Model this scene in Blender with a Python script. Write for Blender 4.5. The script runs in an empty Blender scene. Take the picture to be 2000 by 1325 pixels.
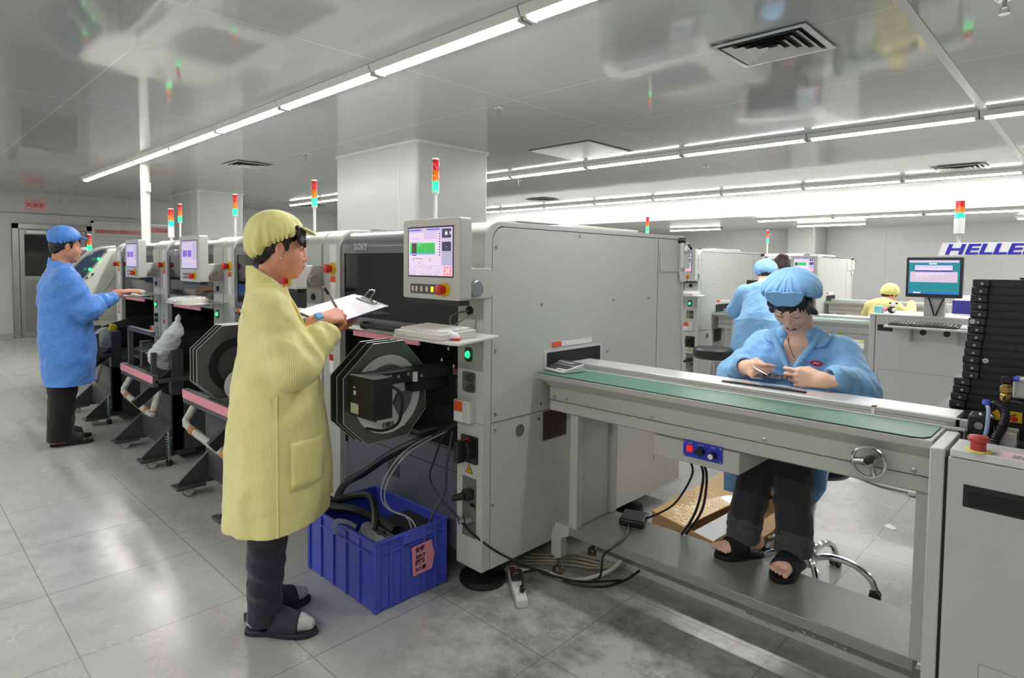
import bpy, bmesh, math, random
import numpy as np
from mathutils import Vector, Matrix
random.seed(7); np.random.seed(7)
SC = bpy.context.scene; COL = SC.collection
V = Vector
# ------------------------------------------------------------------ materials
MATS = {}
def new_mat(name):
    m = bpy.data.materials.new(name); m.use_nodes = True
    MATS[name] = m
    nt = m.node_tree; b = nt.nodes['Principled BSDF']
    return m, nt, b
def s2l(c):
    return tuple((x/12.92 if x <= .04045 else ((x+.055)/1.055)**2.4) for x in c)
def mat(name, rgb=(.8,.8,.8), rough=.5, metal=0., spec=.5, emit=0., bump=0., bscale=60., var=0., vscale=6., alpha=1., coat=0., trans=0.):
    """rgb are 0..255 display values; colour varies a little by procedural noise"""
    if name in MATS: return MATS[name]
    m, nt, b = new_mat(name)
    c = s2l([x/255. for x in rgb]) + (1.,)
    b.inputs['Base Color'].default_value = c
    b.inputs['Roughness'].default_value = rough
    b.inputs['Metallic'].default_value = metal
    b.inputs['Specular IOR Level'].default_value = spec
    b.inputs['Alpha'].default_value = alpha
    b.inputs['Coat Weight'].default_value = coat
    b.inputs['Transmission Weight'].default_value = trans
    if emit:
        b.inputs['Emission Color'].default_value = c
        b.inputs['Emission Strength'].default_value = emit
    tc = nt.nodes.new('ShaderNodeTexCoord')
    if var > 0:
        n = nt.nodes.new('ShaderNodeTexNoise'); n.inputs['Scale'].default_value = vscale; n.inputs['Detail'].default_value = 6
        r = nt.nodes.new('ShaderNodeMix'); r.data_type = 'RGBA'
        r.inputs['A'].default_value = tuple(x*(1-var) for x in c[:3])+(1,)
        r.inputs['B'].default_value = tuple(min(1,x*(1+var)) for x in c[:3])+(1,)
        nt.links.new(tc.outputs['Object'], n.inputs['Vector'])
        nt.links.new(n.outputs['Fac'], r.inputs['Factor'])
        nt.links.new(r.outputs['Result'], b.inputs['Base Color'])
    if bump > 0:
        n2 = nt.nodes.new('ShaderNodeTexNoise'); n2.inputs['Scale'].default_value = bscale; n2.inputs['Detail'].default_value = 3
        bp = nt.nodes.new('ShaderNodeBump'); bp.inputs['Strength'].default_value = bump; bp.inputs['Distance'].default_value = .01
        nt.links.new(tc.outputs['Object'], n2.inputs['Vector'])
        nt.links.new(n2.outputs['Fac'], bp.inputs['Height'])
        nt.links.new(bp.outputs['Normal'], b.inputs['Normal'])
    return m
# ------------------------------------------------------------------ mesh builder
class G:
    def __init__(s): s.v = []; s.f = []; s.m = []
    def add(s, vs, fs, mi=0):
        o = len(s.v); s.v += [tuple(map(float, p)) for p in vs]
        for f in fs: s.f.append([i+o for i in f]); s.m.append(mi)
        return s
    def box(s, x0, x1, y0, y1, z0, z1, mi=0):
        x0,x1 = min(x0,x1),max(x0,x1); y0,y1 = min(y0,y1),max(y0,y1); z0,z1 = min(z0,z1),max(z0,z1)
        return s.add([(x0,y0,z0),(x1,y0,z0),(x1,y1,z0),(x0,y1,z0),(x0,y0,z1),(x1,y0,z1),(x1,y1,z1),(x0,y1,z1)],
              [(0,3,2,1),(4,5,6,7),(0,1,5,4),(1,2,6,5),(2,3,7,6),(3,0,4,7)], mi)
    def obox(s, c, ax, ay, az, mi=0):
        """oriented box: centre and three half vectors"""
        c, ax, ay, az = map(V, (c, ax, ay, az)); vs = []
        for k in (-1,1):
            for (i,j) in ((-1,-1),(1,-1),(1,1),(-1,1)): vs.append(c+ax*i+ay*j+az*k)
        return s.add(vs, [(0,3,2,1),(4,5,6,7),(0,1,5,4),(1,2,6,5),(2,3,7,6),(3,0,4,7)], mi)
    def prism(s, poly, axis, a0, a1, mi=0):
        """poly: 2-D points; axis 'x': (y,z), 'y': (x,z), 'z': (x,y)"""
        ar = sum(poly[i][0]*poly[(i+1)%len(poly)][1]-poly[(i+1)%len(poly)][0]*poly[i][1] for i in range(len(poly)))
        if ar < 0: poly = poly[::-1]
        if axis == 'y': a0, a1 = max(a0,a1), min(a0,a1)
        else: a0, a1 = min(a0,a1), max(a0,a1)
        f = {'x': lambda p,a: (a,p[0],p[1]), 'y': lambda p,a: (p[0],a,p[1]), 'z': lambda p,a: (p[0],p[1],a)}[axis]
        n = len(poly); vs = [f(p,a0) for p in poly]+[f(p,a1) for p in poly]
        return s.add(vs, [list(range(n))[::-1], list(range(n,2*n))]+[(i,(i+1)%n,n+(i+1)%n,n+i) for i in range(n)], mi)
    def cyl(s, p0, p1, r0, r1=None, n=16, mi=0):
        p0, p1 = V(p0), V(p1); r1 = r0 if r1 is None else r1
        d = (p1-p0).normalized(); a = d.orthogonal().normalized(); b = d.cross(a)
        vs = []
        for p, r in ((p0,r0),(p1,r1)):
            for i in range(n):
                t = 2*math.pi*i/n; vs.append(p+(a*math.cos(t)+b*math.sin(t))*r)
        return s.add(vs, [list(range(n))[::-1], list(range(n,2*n))]+[(i,(i+1)%n,n+(i+1)%n,n+i) for i in range(n)], mi)
    def lathe(s, prof, c, n=24, axis='z', mi=0):
        """prof: list of (r, h) along axis from c"""
        vs = []; k = len(prof); c = V(c)
        for i in range(n):
            t = 2*math.pi*i/n; cs, sn = math.cos(t), math.sin(t)
            for r, h in prof:
                p = {'z': (r*cs, r*sn, h), 'y': (r*sn, h, r*cs), 'x': (h, r*cs, r*sn)}[axis]
                vs.append(c+V(p))
        fs = []
        for i in range(n):
            j = (i+1) % n
            for q in range(k-1): fs.append((i*k+q, j*k+q, j*k+q+1, i*k+q+1))
        fs.append([i*k for i in range(n)][::-1]); fs.append([i*k+k-1 for i in range(n)])
        return s.add(vs, fs, mi)
    def tube(s, path, r, n=8, mi=0, closed=False):
        P = [V(p) for p in path]; L = len(P); vs = []; prev = None
        rs = r if isinstance(r, (list,tuple)) else [r]*L
        for i in range(L):
            if closed: d = (P[(i+1)%L]-P[i-1]).normalized()
            else: d = (P[min(i+1,L-1)]-P[max(i-1,0)]).normalized()
            a = d.orthogonal() if prev is None else prev-d*prev.dot(d)
            a.normalize(); prev = a; b = d.cross(a)
            for k in range(n):
                t = 2*math.pi*k/n; vs.append(P[i]+(a*math.cos(t)+b*math.sin(t))*rs[i])
        fs = []
        for i in range(L if closed else L-1):
            j = (i+1) % L
            for k in range(n): fs.append((i*n+k, i*n+(k+1)%n, j*n+(k+1)%n, j*n+k))
        if not closed: fs += [list(range(n))[::-1], list(range((L-1)*n, L*n))]
        return s.add(vs, fs, mi)
    def ball(s, c, r, n=16, m=10, mi=0):
        r = (r,r,r) if not hasattr(r, '__len__') else r
        vs = []; 
        for i in range(1, m):
            ph = math.pi*i/m
            for k in range(n):
                t = 2*math.pi*k/n
                vs.append((c[0]+r[0]*math.sin(ph)*math.cos(t), c[1]+r[1]*math.sin(ph)*math.sin(t), c[2]+r[2]*math.cos(ph)))
        top = len(vs); vs += [(c[0],c[1],c[2]+r[2]), (c[0],c[1],c[2]-r[2])]
        fs = [(i*n+k, (i+1)*n+k, (i+1)*n+(k+1)%n, i*n+(k+1)%n) for i in range(m-2) for k in range(n)]
        fs += [(top, k, (k+1)%n) for k in range(n)]+[(top+1, (m-2)*n+(k+1)%n, (m-2)*n+k) for k in range(n)]
        return s.add(vs, fs, mi)
    def quad(s, a, b, c, d, mi=0): return s.add([a,b,c,d], [(0,1,2,3)], mi)
def curve(pts, n=8):
    """Catmull-Rom through points"""
    P = [V(p) for p in pts]; out = []
    Q = [P[0]*2-P[1]]+P+[P[-1]*2-P[-2]]
    for i in range(1, len(Q)-2):
        for k in range(n):
            t = k/n; a,b,c,d = Q[i-1],Q[i],Q[i+1],Q[i+2]
            out.append(.5*((2*b)+(c-a)*t+(2*a-5*b+4*c-d)*t*t+(3*b-a-3*c+d)*t**3))
    return out+[P[-1]]
def rrect(x0, x1, z0, z1, r, n=5):
    out = []
    for cx, cz, a0 in ((x1-r,z0+r,-90),(x1-r,z1-r,0),(x0+r,z1-r,90),(x0+r,z0+r,180)):
        for i in range(n+1):
            a = math.radians(a0+90*i/n); out.append((cx+r*math.cos(a), cz+r*math.sin(a)))
    return out
def circ(cx, cz, r, n=24, a0=0, a1=360):
    k = n if a1-a0 == 360 else n+1
    return [(cx+r*math.cos(math.radians(a0+(a1-a0)*i/n)), cz+r*math.sin(math.radians(a0+(a1-a0)*i/n))) for i in range(k)]
# ------------------------------------------------------------------ objects
WL = {}
def tag(o, label=None, cat=None, group=None, kind=None):
    if label: o['label'] = label
    if cat: o['category'] = cat
    if group: o['group'] = group
    if kind: o['kind'] = kind
    return o
def finish(name, me, mats, parent, loc, bevel, seg, angle, smooth):
    for m in (mats if isinstance(mats, (list,tuple)) else [mats]): me.materials.append(m)
    if smooth and len(me.polygons):
        me.polygons.foreach_set('use_smooth', [True]*len(me.polygons))
        me.set_sharp_from_angle(angle=math.radians(angle))
    o = bpy.data.objects.new(name, me); COL.objects.link(o)
    w = V(loc); WL[o] = w
    if parent is not None: o.parent = parent; o.location = w-WL[parent]
    else: o.location = w
    if bevel:
        b = o.modifiers.new('Bevel', 'BEVEL'); b.width = bevel; b.segments = seg; b.limit_method = 'ANGLE'; b.angle_limit = math.radians(40)
        b.harden_normals = False
    return o
def obj(name, g, mats, parent=None, bevel=0., seg=2, angle=35, smooth=True, label=None, cat=None, group=None, kind=None):
    vs = np.array(g.v, dtype=float)
    lo, hi = vs.min(0), vs.max(0); c = (lo+hi)/2
    if parent is None: c[2] = lo[2]
    me = bpy.data.meshes.new(name); me.from_pydata([tuple(p) for p in vs-c], [], g.f)
    me.polygons.foreach_set('material_index', g.m); me.update()
    o = finish(name, me, mats, parent, c, bevel, seg, angle, smooth)
    return tag(o, label, cat, group, kind)
def thing(name, label, cat, loc=(0,0,0), group=None, kind=None):
    o = bpy.data.objects.new(name, None); o.empty_display_size = .1; COL.objects.link(o)
    o.location = loc; WL[o] = V(loc)
    return tag(o, label, cat, group, kind)
def struct(name, g, m, **k):
    return obj(name, g, m, kind='structure', **k)
def kids(o): return [c for c in bpy.data.objects if c.parent == o]
def dup(root, d, label=None, group=None, skip=()):
    """copy a thing with its parts and sub-parts, moved by d"""
    r = root.copy(); COL.objects.link(r); r.location = root.location+V(d); WL[r] = WL[root]+V(d)
    if label: r['label'] = label
    if group: r['group'] = group
    for ch in KIDS(root):
        if ch.name.split('.')[0] in skip: continue
        c = ch.copy(); COL.objects.link(c); c.parent = r; WL[c] = WL[ch]+V(d)
        for g2 in KIDS(ch):
            if g2.name.split('.')[0] in skip: continue
            e = g2.copy(); COL.objects.link(e); e.parent = c; WL[e] = WL[g2]+V(d)
    return r
def KIDS(o): return list(o.children)
FONTS = {}
def text(body, size, loc, xdir, ydir, m, name='lettering', parent=None, ext=.0004, bold=0., shear=0., align='LEFT', width=None):
    """flat lettering: loc is the baseline start, xdir/ydir world unit vectors"""
    cu = bpy.data.curves.new('txt', 'FONT'); cu.body = body; cu.size = size; cu.extrude = ext; cu.offset = bold; cu.shear = shear
    cu.align_x = align; cu.resolution_u = 3
    t = bpy.data.objects.new('txt', cu); COL.objects.link(t)
    bpy.context.view_layer.update()
    dg = bpy.context.evaluated_depsgraph_get()
    me = bpy.data.meshes.new_from_object(t.evaluated_get(dg)); 
    bpy.data.objects.remove(t); bpy.data.curves.remove(cu)
    me.name = name
    x, y = V(xdir).normalized(), V(ydir).normalized(); z = x.cross(y)
    n = len(me.vertices); co = np.empty(n*3); me.vertices.foreach_get('co', co); co = co.reshape(-1,3)
    if n == 0: return None
    if width: co[:,0] *= width/(co[:,0].max()-co[:,0].min())
    R = np.array([x,y,z]); w = co@R
    c = (w.min(0)+w.max(0))/2; me.vertices.foreach_set('co', (w-c).ravel()); me.update()
    me.materials.clear()
    return finish(name, me, m, parent, V(loc)+V(c), 0, 1, 35, False)
# common materials
WHITE = mat('painted_white_metal', (214,215,211), .35, bump=.02, bscale=200)
LGREY = mat('painted_light_grey_metal', (197,199,193), .38, var=.03, vscale=3, bump=.015, bscale=300)
MGREY = mat('painted_mid_grey_metal', (165,166,162), .4, var=.03)
DGREY = mat('dark_grey_gloss_hood', (128,129,132), .22, metal=.35, var=.02)
CHAR = mat('charcoal_metal', (68,69,71), .42, var=.08, vscale=12)
BLACK = mat('black_plastic', (27,27,29), .42)
BLACKM = mat('black_cavity', (18,18,19), .7)
BLUEG = mat('blue_grey_panel', (100,103,117), .45, var=.03)
GLASSD = mat('dark_tinted_glass', (26,27,30), .06, spec=.6)
CHROME = mat('chrome', (220,220,222), .12, metal=1.)
STEEL = mat('brushed_steel', (178,179,178), .32, metal=1., var=.05, vscale=30)
ALU = mat('aluminium', (208,209,208), .38, metal=.6, var=.03)
RED = mat('red_plastic', (205,42,36), .35)
YEL = mat('yellow_plastic', (232,190,30), .4)
PAPER = mat('white_paper', (238,239,238), .7)
ORANGE = mat('orange_label', (232,92,40), .5)
PINK = mat('pink_tape', (228,150,165), .6, var=.1, vscale=30)
INK = mat('black_ink', (30,30,34), .6)
GINK = mat('grey_ink', (150,150,156), .7)
LEDG = mat('green_led', (40,255,120), .4, emit=2.2)
# ================================================================== the room
CZ = 2.72                                     # ceiling height
X0, X1, Y0, Y1 = -14.6, 5.0, -5.2, 15.0
def grid_mat(name, rgb, line, sx, sy, ox, oy, lw, rough, dirt, spec=.5, off=0., rvar=0., stains_and_shade=()):
    m, nt, b = new_mat(name); L = nt.links.new
    tc = nt.nodes.new('ShaderNodeTexCoord'); sep = nt.nodes.new('ShaderNodeSeparateXYZ')
    geo = nt.nodes.new('ShaderNodeNewGeometry'); L(geo.outputs['Position'], sep.inputs[0])
    def math_(op, a, b_=None, c=None):
        n = nt.nodes.new('ShaderNodeMath'); n.operation = op
        for i, v in enumerate((a, b_, c)):
            if v is None: continue
            if isinstance(v, (int,float)): n.inputs[i].default_value = v
            else: L(v, n.inputs[i])
        return n.outputs[0]
    def line_(coord, pitch, o, w):
        t = math_('SUBTRACT', coord, o); t = math_('DIVIDE', t, pitch); t = math_('FRACT', t)
        t = math_('SUBTRACT', t, .5); t = math_('ABSOLUTE', t); t = math_('SUBTRACT', .5, t)
        return math_('LESS_THAN', t, w/pitch*.5)
    a = line_(sep.outputs[0], sx, ox, lw); c = line_(sep.outputs[1], sy, oy, lw)
    g = math_('MAXIMUM', a, c)
    n1 = nt.nodes.new('ShaderNodeTexNoise'); n1.inputs['Scale'].default_value = 1.1; n1.inputs['Detail'].default_value = 8; n1.inputs['Roughness'].default_value = .62
    L(geo.outputs['Position'], n1.inputs['Vector'])
    n2 = nt.nodes.new('ShaderNodeTexNoise'); n2.inputs['Scale'].default_value = 55; n2.inputs['Detail'].default_value = 3
    L(geo.outputs['Position'], n2.inputs['Vector'])
    mix = math_('ADD', math_('MULTIPLY', n1.outputs['Fac'], .9), math_('MULTIPLY', n2.outputs['Fac'], .1))
    ramp = nt.nodes.new('ShaderNodeMapRange'); ramp.inputs[1].default_value = .25; ramp.inputs[2].default_value = .75
    ramp.inputs[3].default_value = 1-dirt; ramp.inputs[4].default_value = 1.
    L(mix, ramp.inputs[0])
    col = s2l([x/255. for x in rgb]); ln = s2l([x/255. for x in line])
    mx = nt.nodes.new('ShaderNodeMix'); mx.data_type = 'RGBA'
    L(g, mx.inputs['Factor']); mx.inputs['A'].default_value = col+(1,); mx.inputs['B'].default_value = ln+(1,)
    mm = nt.nodes.new('ShaderNodeMix'); mm.data_type = 'RGBA'; mm.blend_type = 'MULTIPLY'; mm.inputs['Factor'].default_value = 1.
    L(mx.outputs['Result'], mm.inputs['A'])
    comb = nt.nodes.new('ShaderNodeCombineColor')
    for i in range(3): L(ramp.outputs[0], comb.inputs[i])
    L(comb.outputs[0], mm.inputs['B'])
    res = mm.outputs['Result']
    if stains_and_shade:                                        # grime blotches, with shade under the conveyor painted into the tile colour
        for (sx_, sy_, rad, amt) in stains_and_shade:
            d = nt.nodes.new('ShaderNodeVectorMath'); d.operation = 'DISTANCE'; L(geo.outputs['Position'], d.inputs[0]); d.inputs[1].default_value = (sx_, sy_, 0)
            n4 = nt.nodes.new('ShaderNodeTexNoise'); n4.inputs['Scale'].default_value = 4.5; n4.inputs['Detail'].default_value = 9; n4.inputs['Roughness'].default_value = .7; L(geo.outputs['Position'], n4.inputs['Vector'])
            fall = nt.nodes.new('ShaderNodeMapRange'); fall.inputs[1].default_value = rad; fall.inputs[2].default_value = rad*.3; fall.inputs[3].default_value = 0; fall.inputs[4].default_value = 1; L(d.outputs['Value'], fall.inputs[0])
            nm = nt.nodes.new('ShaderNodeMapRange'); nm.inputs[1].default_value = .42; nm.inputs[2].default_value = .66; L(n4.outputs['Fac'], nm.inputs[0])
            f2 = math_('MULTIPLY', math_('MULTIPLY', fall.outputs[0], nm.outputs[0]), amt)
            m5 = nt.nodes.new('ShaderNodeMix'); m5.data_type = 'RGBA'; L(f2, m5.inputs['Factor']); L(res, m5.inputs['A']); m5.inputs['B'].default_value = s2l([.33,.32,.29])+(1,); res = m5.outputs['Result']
    L(res, b.inputs['Base Color'])
    b.inputs['Specular IOR Level'].default_value = spec
    if rvar:
        r2 = nt.nodes.new('ShaderNodeMapRange'); r2.inputs[1].default_value = .3; r2.inputs[2].default_value = .7
        r2.inputs[3].default_value = rough+rvar; r2.inputs[4].default_value = rough-rvar; L(mix, r2.inputs[0]); L(r2.outputs[0], b.inputs['Roughness'])
    else: b.inputs['Roughness'].default_value = rough
    n3 = nt.nodes.new('ShaderNodeTexNoise'); n3.inputs['Scale'].default_value = 1.6; n3.inputs['Detail'].default_value = 2
    L(geo.outputs['Position'], n3.inputs['Vector'])
    bp = nt.nodes.new('ShaderNodeBump'); bp.inputs['Strength'].default_value = .06; bp.inputs['Distance'].default_value = .05
    L(n3.outputs['Fac'], bp.inputs['Height']); L(bp.outputs['Normal'], b.inputs['Normal'])
    return m
FLOOR = grid_mat('vinyl_floor_tiles', (188,188,184), (150,149,146), .6, .6, -.85, 1.09, .005, .25, .17, rvar=.07, stains_and_shade=((-1.35,1.75,.95,.75),(-.9,2.05,.6,.6),(-1.9,2.1,.6,.6),(-3.6,.3,1.6,.25)))
CEIL = grid_mat('gloss_ceiling_panels', (182,186,184), (212,214,212), 2.6, 1.18, -3.35, 1.11, .010, .065, .03)
WALL = grid_mat('wall_panels', (194,196,194), (170,171,168), 1.18, 1.18, .1, .2, .008, .3, .03)
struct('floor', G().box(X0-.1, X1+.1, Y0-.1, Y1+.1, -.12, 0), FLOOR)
struct('ceiling', G().box(X0-.1, X1+.1, Y0-.1, 10.6, CZ, CZ+.1), CEIL)
struct('trim_1', G().box(X0, X1, 10.6, Y1, 2.36, CZ+.1), mat('bulkhead_white', (214,216,213), .35))     # lowered soffit beyond the third lamp row
struct('wall_left', G().box(X0-.1, X0, Y0, Y1, 0, CZ), WALL)
struct('wall_right', G().box(X1, X1+.1, Y0, Y1, 0, CZ), WALL)
struct('wall_back', G().box(X0, X1, Y1, Y1+.1, 0, 2.36), WALL)
struct('wall_front', G().box(X0, X1, Y0-.1, Y0, 0, CZ), WALL)
struct('baseboard_left', G().box(X0, X0+.02, Y0, Y1, 0, .09), MGREY)
struct('trim_2', G().box(-.785, -.735, Y0, 10.6, CZ-.006, CZ), WHITE)
g = G()
for y in (10.6,): g.box(X0, X1, y-.03, y+.02, 2.34, 2.40)
struct('trim_3', g, WHITE)
def column(n, x0, x1, y0, y1):
    g = G(); g.prism(rrect(x0, x1, y0, y1, .05), 'z', 0, CZ)
    c = struct('column_%d' % n, g, mat('column_cladding', (188,190,187), .3))
    t = G(); t.prism(rrect(x0-.02, x1+.02, y0-.02, y1+.02, .06), 'z', CZ-.03, CZ-.001)
    obj('trim', t, WHITE, c)
    s = G()
    s.box(x0+(x1-x0)*.80, x0+(x1-x0)*.80+.012, y0-.003, y0+.01, 0, CZ-.03); obj('cover_strip', s, WHITE, c)
    return c
column(1, -6.68, -5.09, 3.87, 4.87)
column(2, -12.85, -11.56, 4.0, 4.8)
column(3, -5.2, -4.6, 14.2, 14.9)
# door with steel frame and tinted vision panel in the end wall
STEELD = mat('steel_door', (150,151,148), .3, metal=.7, var=.08, vscale=3)
door = thing('door_1', 'brushed steel door with dark vision panel in the end wall', 'door', (X0+.02, 2.35, 0), kind='structure')
DX = X0+.001
obj('door_frame', G().box(DX, DX+.06, 1.80, 1.90, 0, 2.13).box(DX, DX+.06, 2.95, 3.05, 0, 2.13).box(DX, DX+.06, 1.80, 3.05, 2.03, 2.13), STEELD, door, bevel=.006)
obj('door_leaf', G().box(DX, DX+.035, 1.91, 2.94, .01, 2.02), STEELD, door)
obj('vision_panel', G().box(DX+.034, DX+.042, 1.98, 2.86, 1.15, 1.93), GLASSD, door)
obj('kick_plate', G().box(DX+.034, DX+.042, 1.98, 2.86, .1, 1.08), mat('door_kick', (128,128,124), .4, metal=.5), door)
obj('door_closer', G().box(DX+.04, DX+.10, 2.0, 2.3, 1.95, 2.0), ALU, door, bevel=.005)
obj('baseboard_left_door', G().box(DX, DX+.022, 1.2, 3.9, 2.32, 2.335), GINK, None, kind='structure').name = 'trim_4'
sg = obj('paper_sign', G().box(X0+.004, X0+.008, 2.0, 2.33, 2.385, 2.585), mat('pink_paper', (226,172,172), .7), label='pink paper sign with red characters above the steel door', cat='sign')
text('风淋室', .092, (X0+.0085, 2.025, 2.45), (0,1,0), (0,0,1), mat('red_ink', (190,60,60), .6), 'characters', sg, bold=.001)
# whiteboard on the end wall
wb = thing('whiteboard', 'white notice board with red header strip on the end wall', 'notice board', (X0+.03, 3.9, 1.55))
obj('board', G().box(X0+.01, X0+.03, 3.08, 4.85, 1.2, 2.2), mat('board_white', (205,207,205), .4), wb)
obj('frame', G().box(X0+.01, X0+.05, 3.04, 3.08, 1.18, 2.24).box(X0+.01, X0+.05, 4.85, 4.89, 1.18, 2.24).box(X0+.01, X0+.05, 3.04, 4.89, 2.2, 2.24).box(X0+.01, X0+.05, 3.04, 4.89, 1.16, 1.2), ALU, wb)
obj('header_strip', G().box(X0+.03, X0+.033, 3.1, 3.95, 2.0, 2.08).box(X0+.03, X0+.033, 4.1, 4.8, 2.06, 2.16), mat('faded_red_paper', (214,150,146), .7), wb)
text('表面贴装生产看板', .07, (X0+.0335, 3.12, 2.015), (0,1,0), (0,0,1), mat('red_ink', (190,60,60), .6), 'header_text', wb)
text('上料记录表', .075, (X0+.0335, 4.12, 2.075), (0,1,0), (0,0,1), mat('red_ink', (190,60,60), .6), 'title_text', wb)
g = G()
for i in range(9): g.box(X0+.03, X0+.0325, 3.15, 4.8, 1.93-i*.07, 1.936-i*.07)
obj('ruled_lines', g, GINK, wb)
# pipe from floor to ceiling behind the machines
obj('riser_pipe', G().cyl((-9.15,2.52,0), (-9.15,2.52,CZ), .055, n=20), WHITE, label='white vertical pipe rising to the ceiling behind the machine row', cat='pipe')
obj('riser_pipe_clip', G().box(-9.12,-9.05,2.50,2.56,2.36,2.48), ALU, bpy.data.objects['riser_pipe']).name = 'pipe_clip'
# lamps -------------------------------------------------------------
LAMP = mat('lit_diffuser', (255,252,250), .5, emit=62.)
def make_lamp(x, y, z, L=1.24):
    t = thing('ceiling_light', '-', 'ceiling light', (x, y, z))
    g = G(); g.prism([(-.075,0),(.075,0),(.052,-.044),(.046,-.044),(.043,-.028),(-.043,-.028),(-.046,-.044),(-.052,-.044)], 'x', -L/2-.03, L/2+.03)
    g.v = [(p[0]+x, p[1]+y, p[2]+z) for p in g.v]
    obj('housing', g, WHITE, t)
    g = G(); pr = [(.042*math.cos(a), -.029-.032*math.sin(a)) for a in [math.pi*i/10 for i in range(11)]]
    g.prism(pr, 'x', -L/2, L/2); g.v = [(p[0]+x, p[1]+y, p[2]+z) for p in g.v]
    obj('diffuser', g, LAMP, t)
    for s in (-1,1): obj('end_cap', G().box(x+s*(L/2), x+s*(L/2+.03), y-.04, y+.04, z-.06, z-.0), MGREY, t, bevel=.004)
    return t
lamp0 = make_lamp(-1.6, 2.30, CZ-.002)
ROWS = [(2.30, CZ, [-1.48-1.31*i for i in range(8)], 'row over the front machines', 'over the near conveyor'),
        (6.22, CZ, [2.48-1.31*i for i in range(12)], 'middle row', 'middle row'),
        (9.95, CZ, [2.48-1.31*i for i in range(11)], 'far row beside the bright bulkhead', 'far row'),
        (11.4, 2.36, [-.14-1.31*i for i in range(4)], 'row under the lowered soffit', 'soffit row'),
        (13.2, 2.36, [-.5, -4.0, -6.9], 'row near the back wall', 'back row')]
ORD = ['first','second','third','fourth','fifth','sixth','seventh','eighth','ninth','tenth','eleventh','twelfth','thirteenth']
for r, (y, z, xs, nm, gl) in enumerate(ROWS):
    for i, x in enumerate(xs):
        d = (x-lamp0.location.x, y-2.30, z-CZ)
        vis = [q for q in xs if q < -.2]
        if x < -.2: lab = 'lit strip lamp, %s from the right in the %s' % (ORD[vis.index(x)], nm)
        else: lab = 'lit strip lamp beyond the right end of the %s' % nm
        if r == 0 and i == 0: o = lamp0; o.location.x += .12; WL[o] = o.location.copy(); o['label'] = lab; o['group'] = 'strip lamps, '+nm
        else: dup(lamp0, d, lab, 'strip lamps, '+nm)
# lamps of the row behind the photographer's shoulder (same ceiling grid)
for i in range(12):
    x = 1.5-1.31*i
    dup(lamp0, (x-lamp0.location.x, -1.62-2.30, 0), 'lit strip lamp of the row behind the viewpoint, outside the photo', 'strip lamps, row behind the viewpoint')
# air diffusers, access panel, sprinklers
def vent(x0, x1, y0, y1, z, label):
    t = thing('ceiling_vent', label, 'air vent', ((x0+x1)/2, (y0+y1)/2, z), 'ceiling air vents')
    cx, cy = (x0+x1)/2, (y0+y1)/2; hx, hy = (x1-x0)/2, (y1-y0)/2
    def ring(g, a, b, za, zb):
        vs = [(cx+sx*hx*s, cy+sy*hy*s, zz) for s, zz in ((a,za),(b,zb)) for sx, sy in ((-1,-1),(1,-1),(1,1),(-1,1))]
        vs += [(p[0],p[1],p[2]+.004) for p in vs]
        for o in (0,8):
            g.add(vs[o:o+8], [((i), (i+1)%4, 4+(i+1)%4, 4+i) if o else (4+i, 4+(i+1)%4, (i+1)%4, i) for i in range(4)])
    g = G(); ring(g, 1., .88, z-.012, z-.016); obj('frame', g, ALU, t)
    for k in range(4):
        a = .80-.19*k; g = G(); ring(g, a, a-.14, z-.022, z-.002); obj('louvre', g, ALU, t)
    obj('duct_opening', G().box(x0+.03, x1-.03, y0+.03, y1-.03, z-.003, z-.001), BLACKM, t)
    return t
vent(-1.70, -1.17, 3.36, 3.85, CZ, 'large square air vent in the ceiling above the near conveyor')
vent(-1.65, -1.10, 9.12, 9.58, CZ, 'square air vent beside the far right lamp row')
vent(-8.30, -7.82, 3.17, 3.65, CZ, 'square air vent in the ceiling left of the nearer column')
vent(-8.1, -7.6, 8.7, 9.2, CZ, 'small far air vent just right of the nearer column')
vent(-13.0, -12.5, 6.5, 7.0, CZ, 'far air vent between the two columns')
ap = thing('access_panel', 'square ceiling access panel with a dark gap, right of the nearer column', 'access panel', (-4.23, 5.43, CZ))
obj('panel', G().box(-4.63, -3.84, 5.07, 5.80, CZ-.016, CZ-.004), WHITE, ap)
obj('shadow_gap', G().box(-4.66, -3.81, 5.04, 5.83, CZ-.003, CZ-.0015), BLACKM, ap)
def sprinkler(x, y, lab):
    t = thing('sprinkler_head', lab, 'sprinkler', (x, y, CZ), 'ceiling sprinklers')
    obj('rosette', G().lathe([(.0,0),(.038,-.002),(.03,-.012),(0,-.012)], (x,y,CZ)), CHROME, t)
    obj('body', G().cyl((x,y,CZ-.01),(x,y,CZ-.045),.010).box(x-.018,x-.014,y-.003,y+.003,CZ-.07,CZ-.04).box(x+.014,x+.018,y-.003,y+.003,CZ-.07,CZ-.04), CHROME, t)
    obj('deflector', G().cyl((x,y,CZ-.07),(x,y,CZ-.074),.024), CHROME, t)
sprinkler(-3.59, 3.54, 'sprinkler head in the ceiling above the near grey machine')
sprinkler(-6.74, 3.52, 'sprinkler head beside the left face of the nearer column')
sprinkler(-3.69, 7.32, 'sprinkler head beyond the middle lamp row')
sprinkler(-.40, 3.70, 'sprinkler head at the top right corner of the photo')
sprinkler(-6.40, 6.75, 'sprinkler head near the green reflection right of the column')
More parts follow.
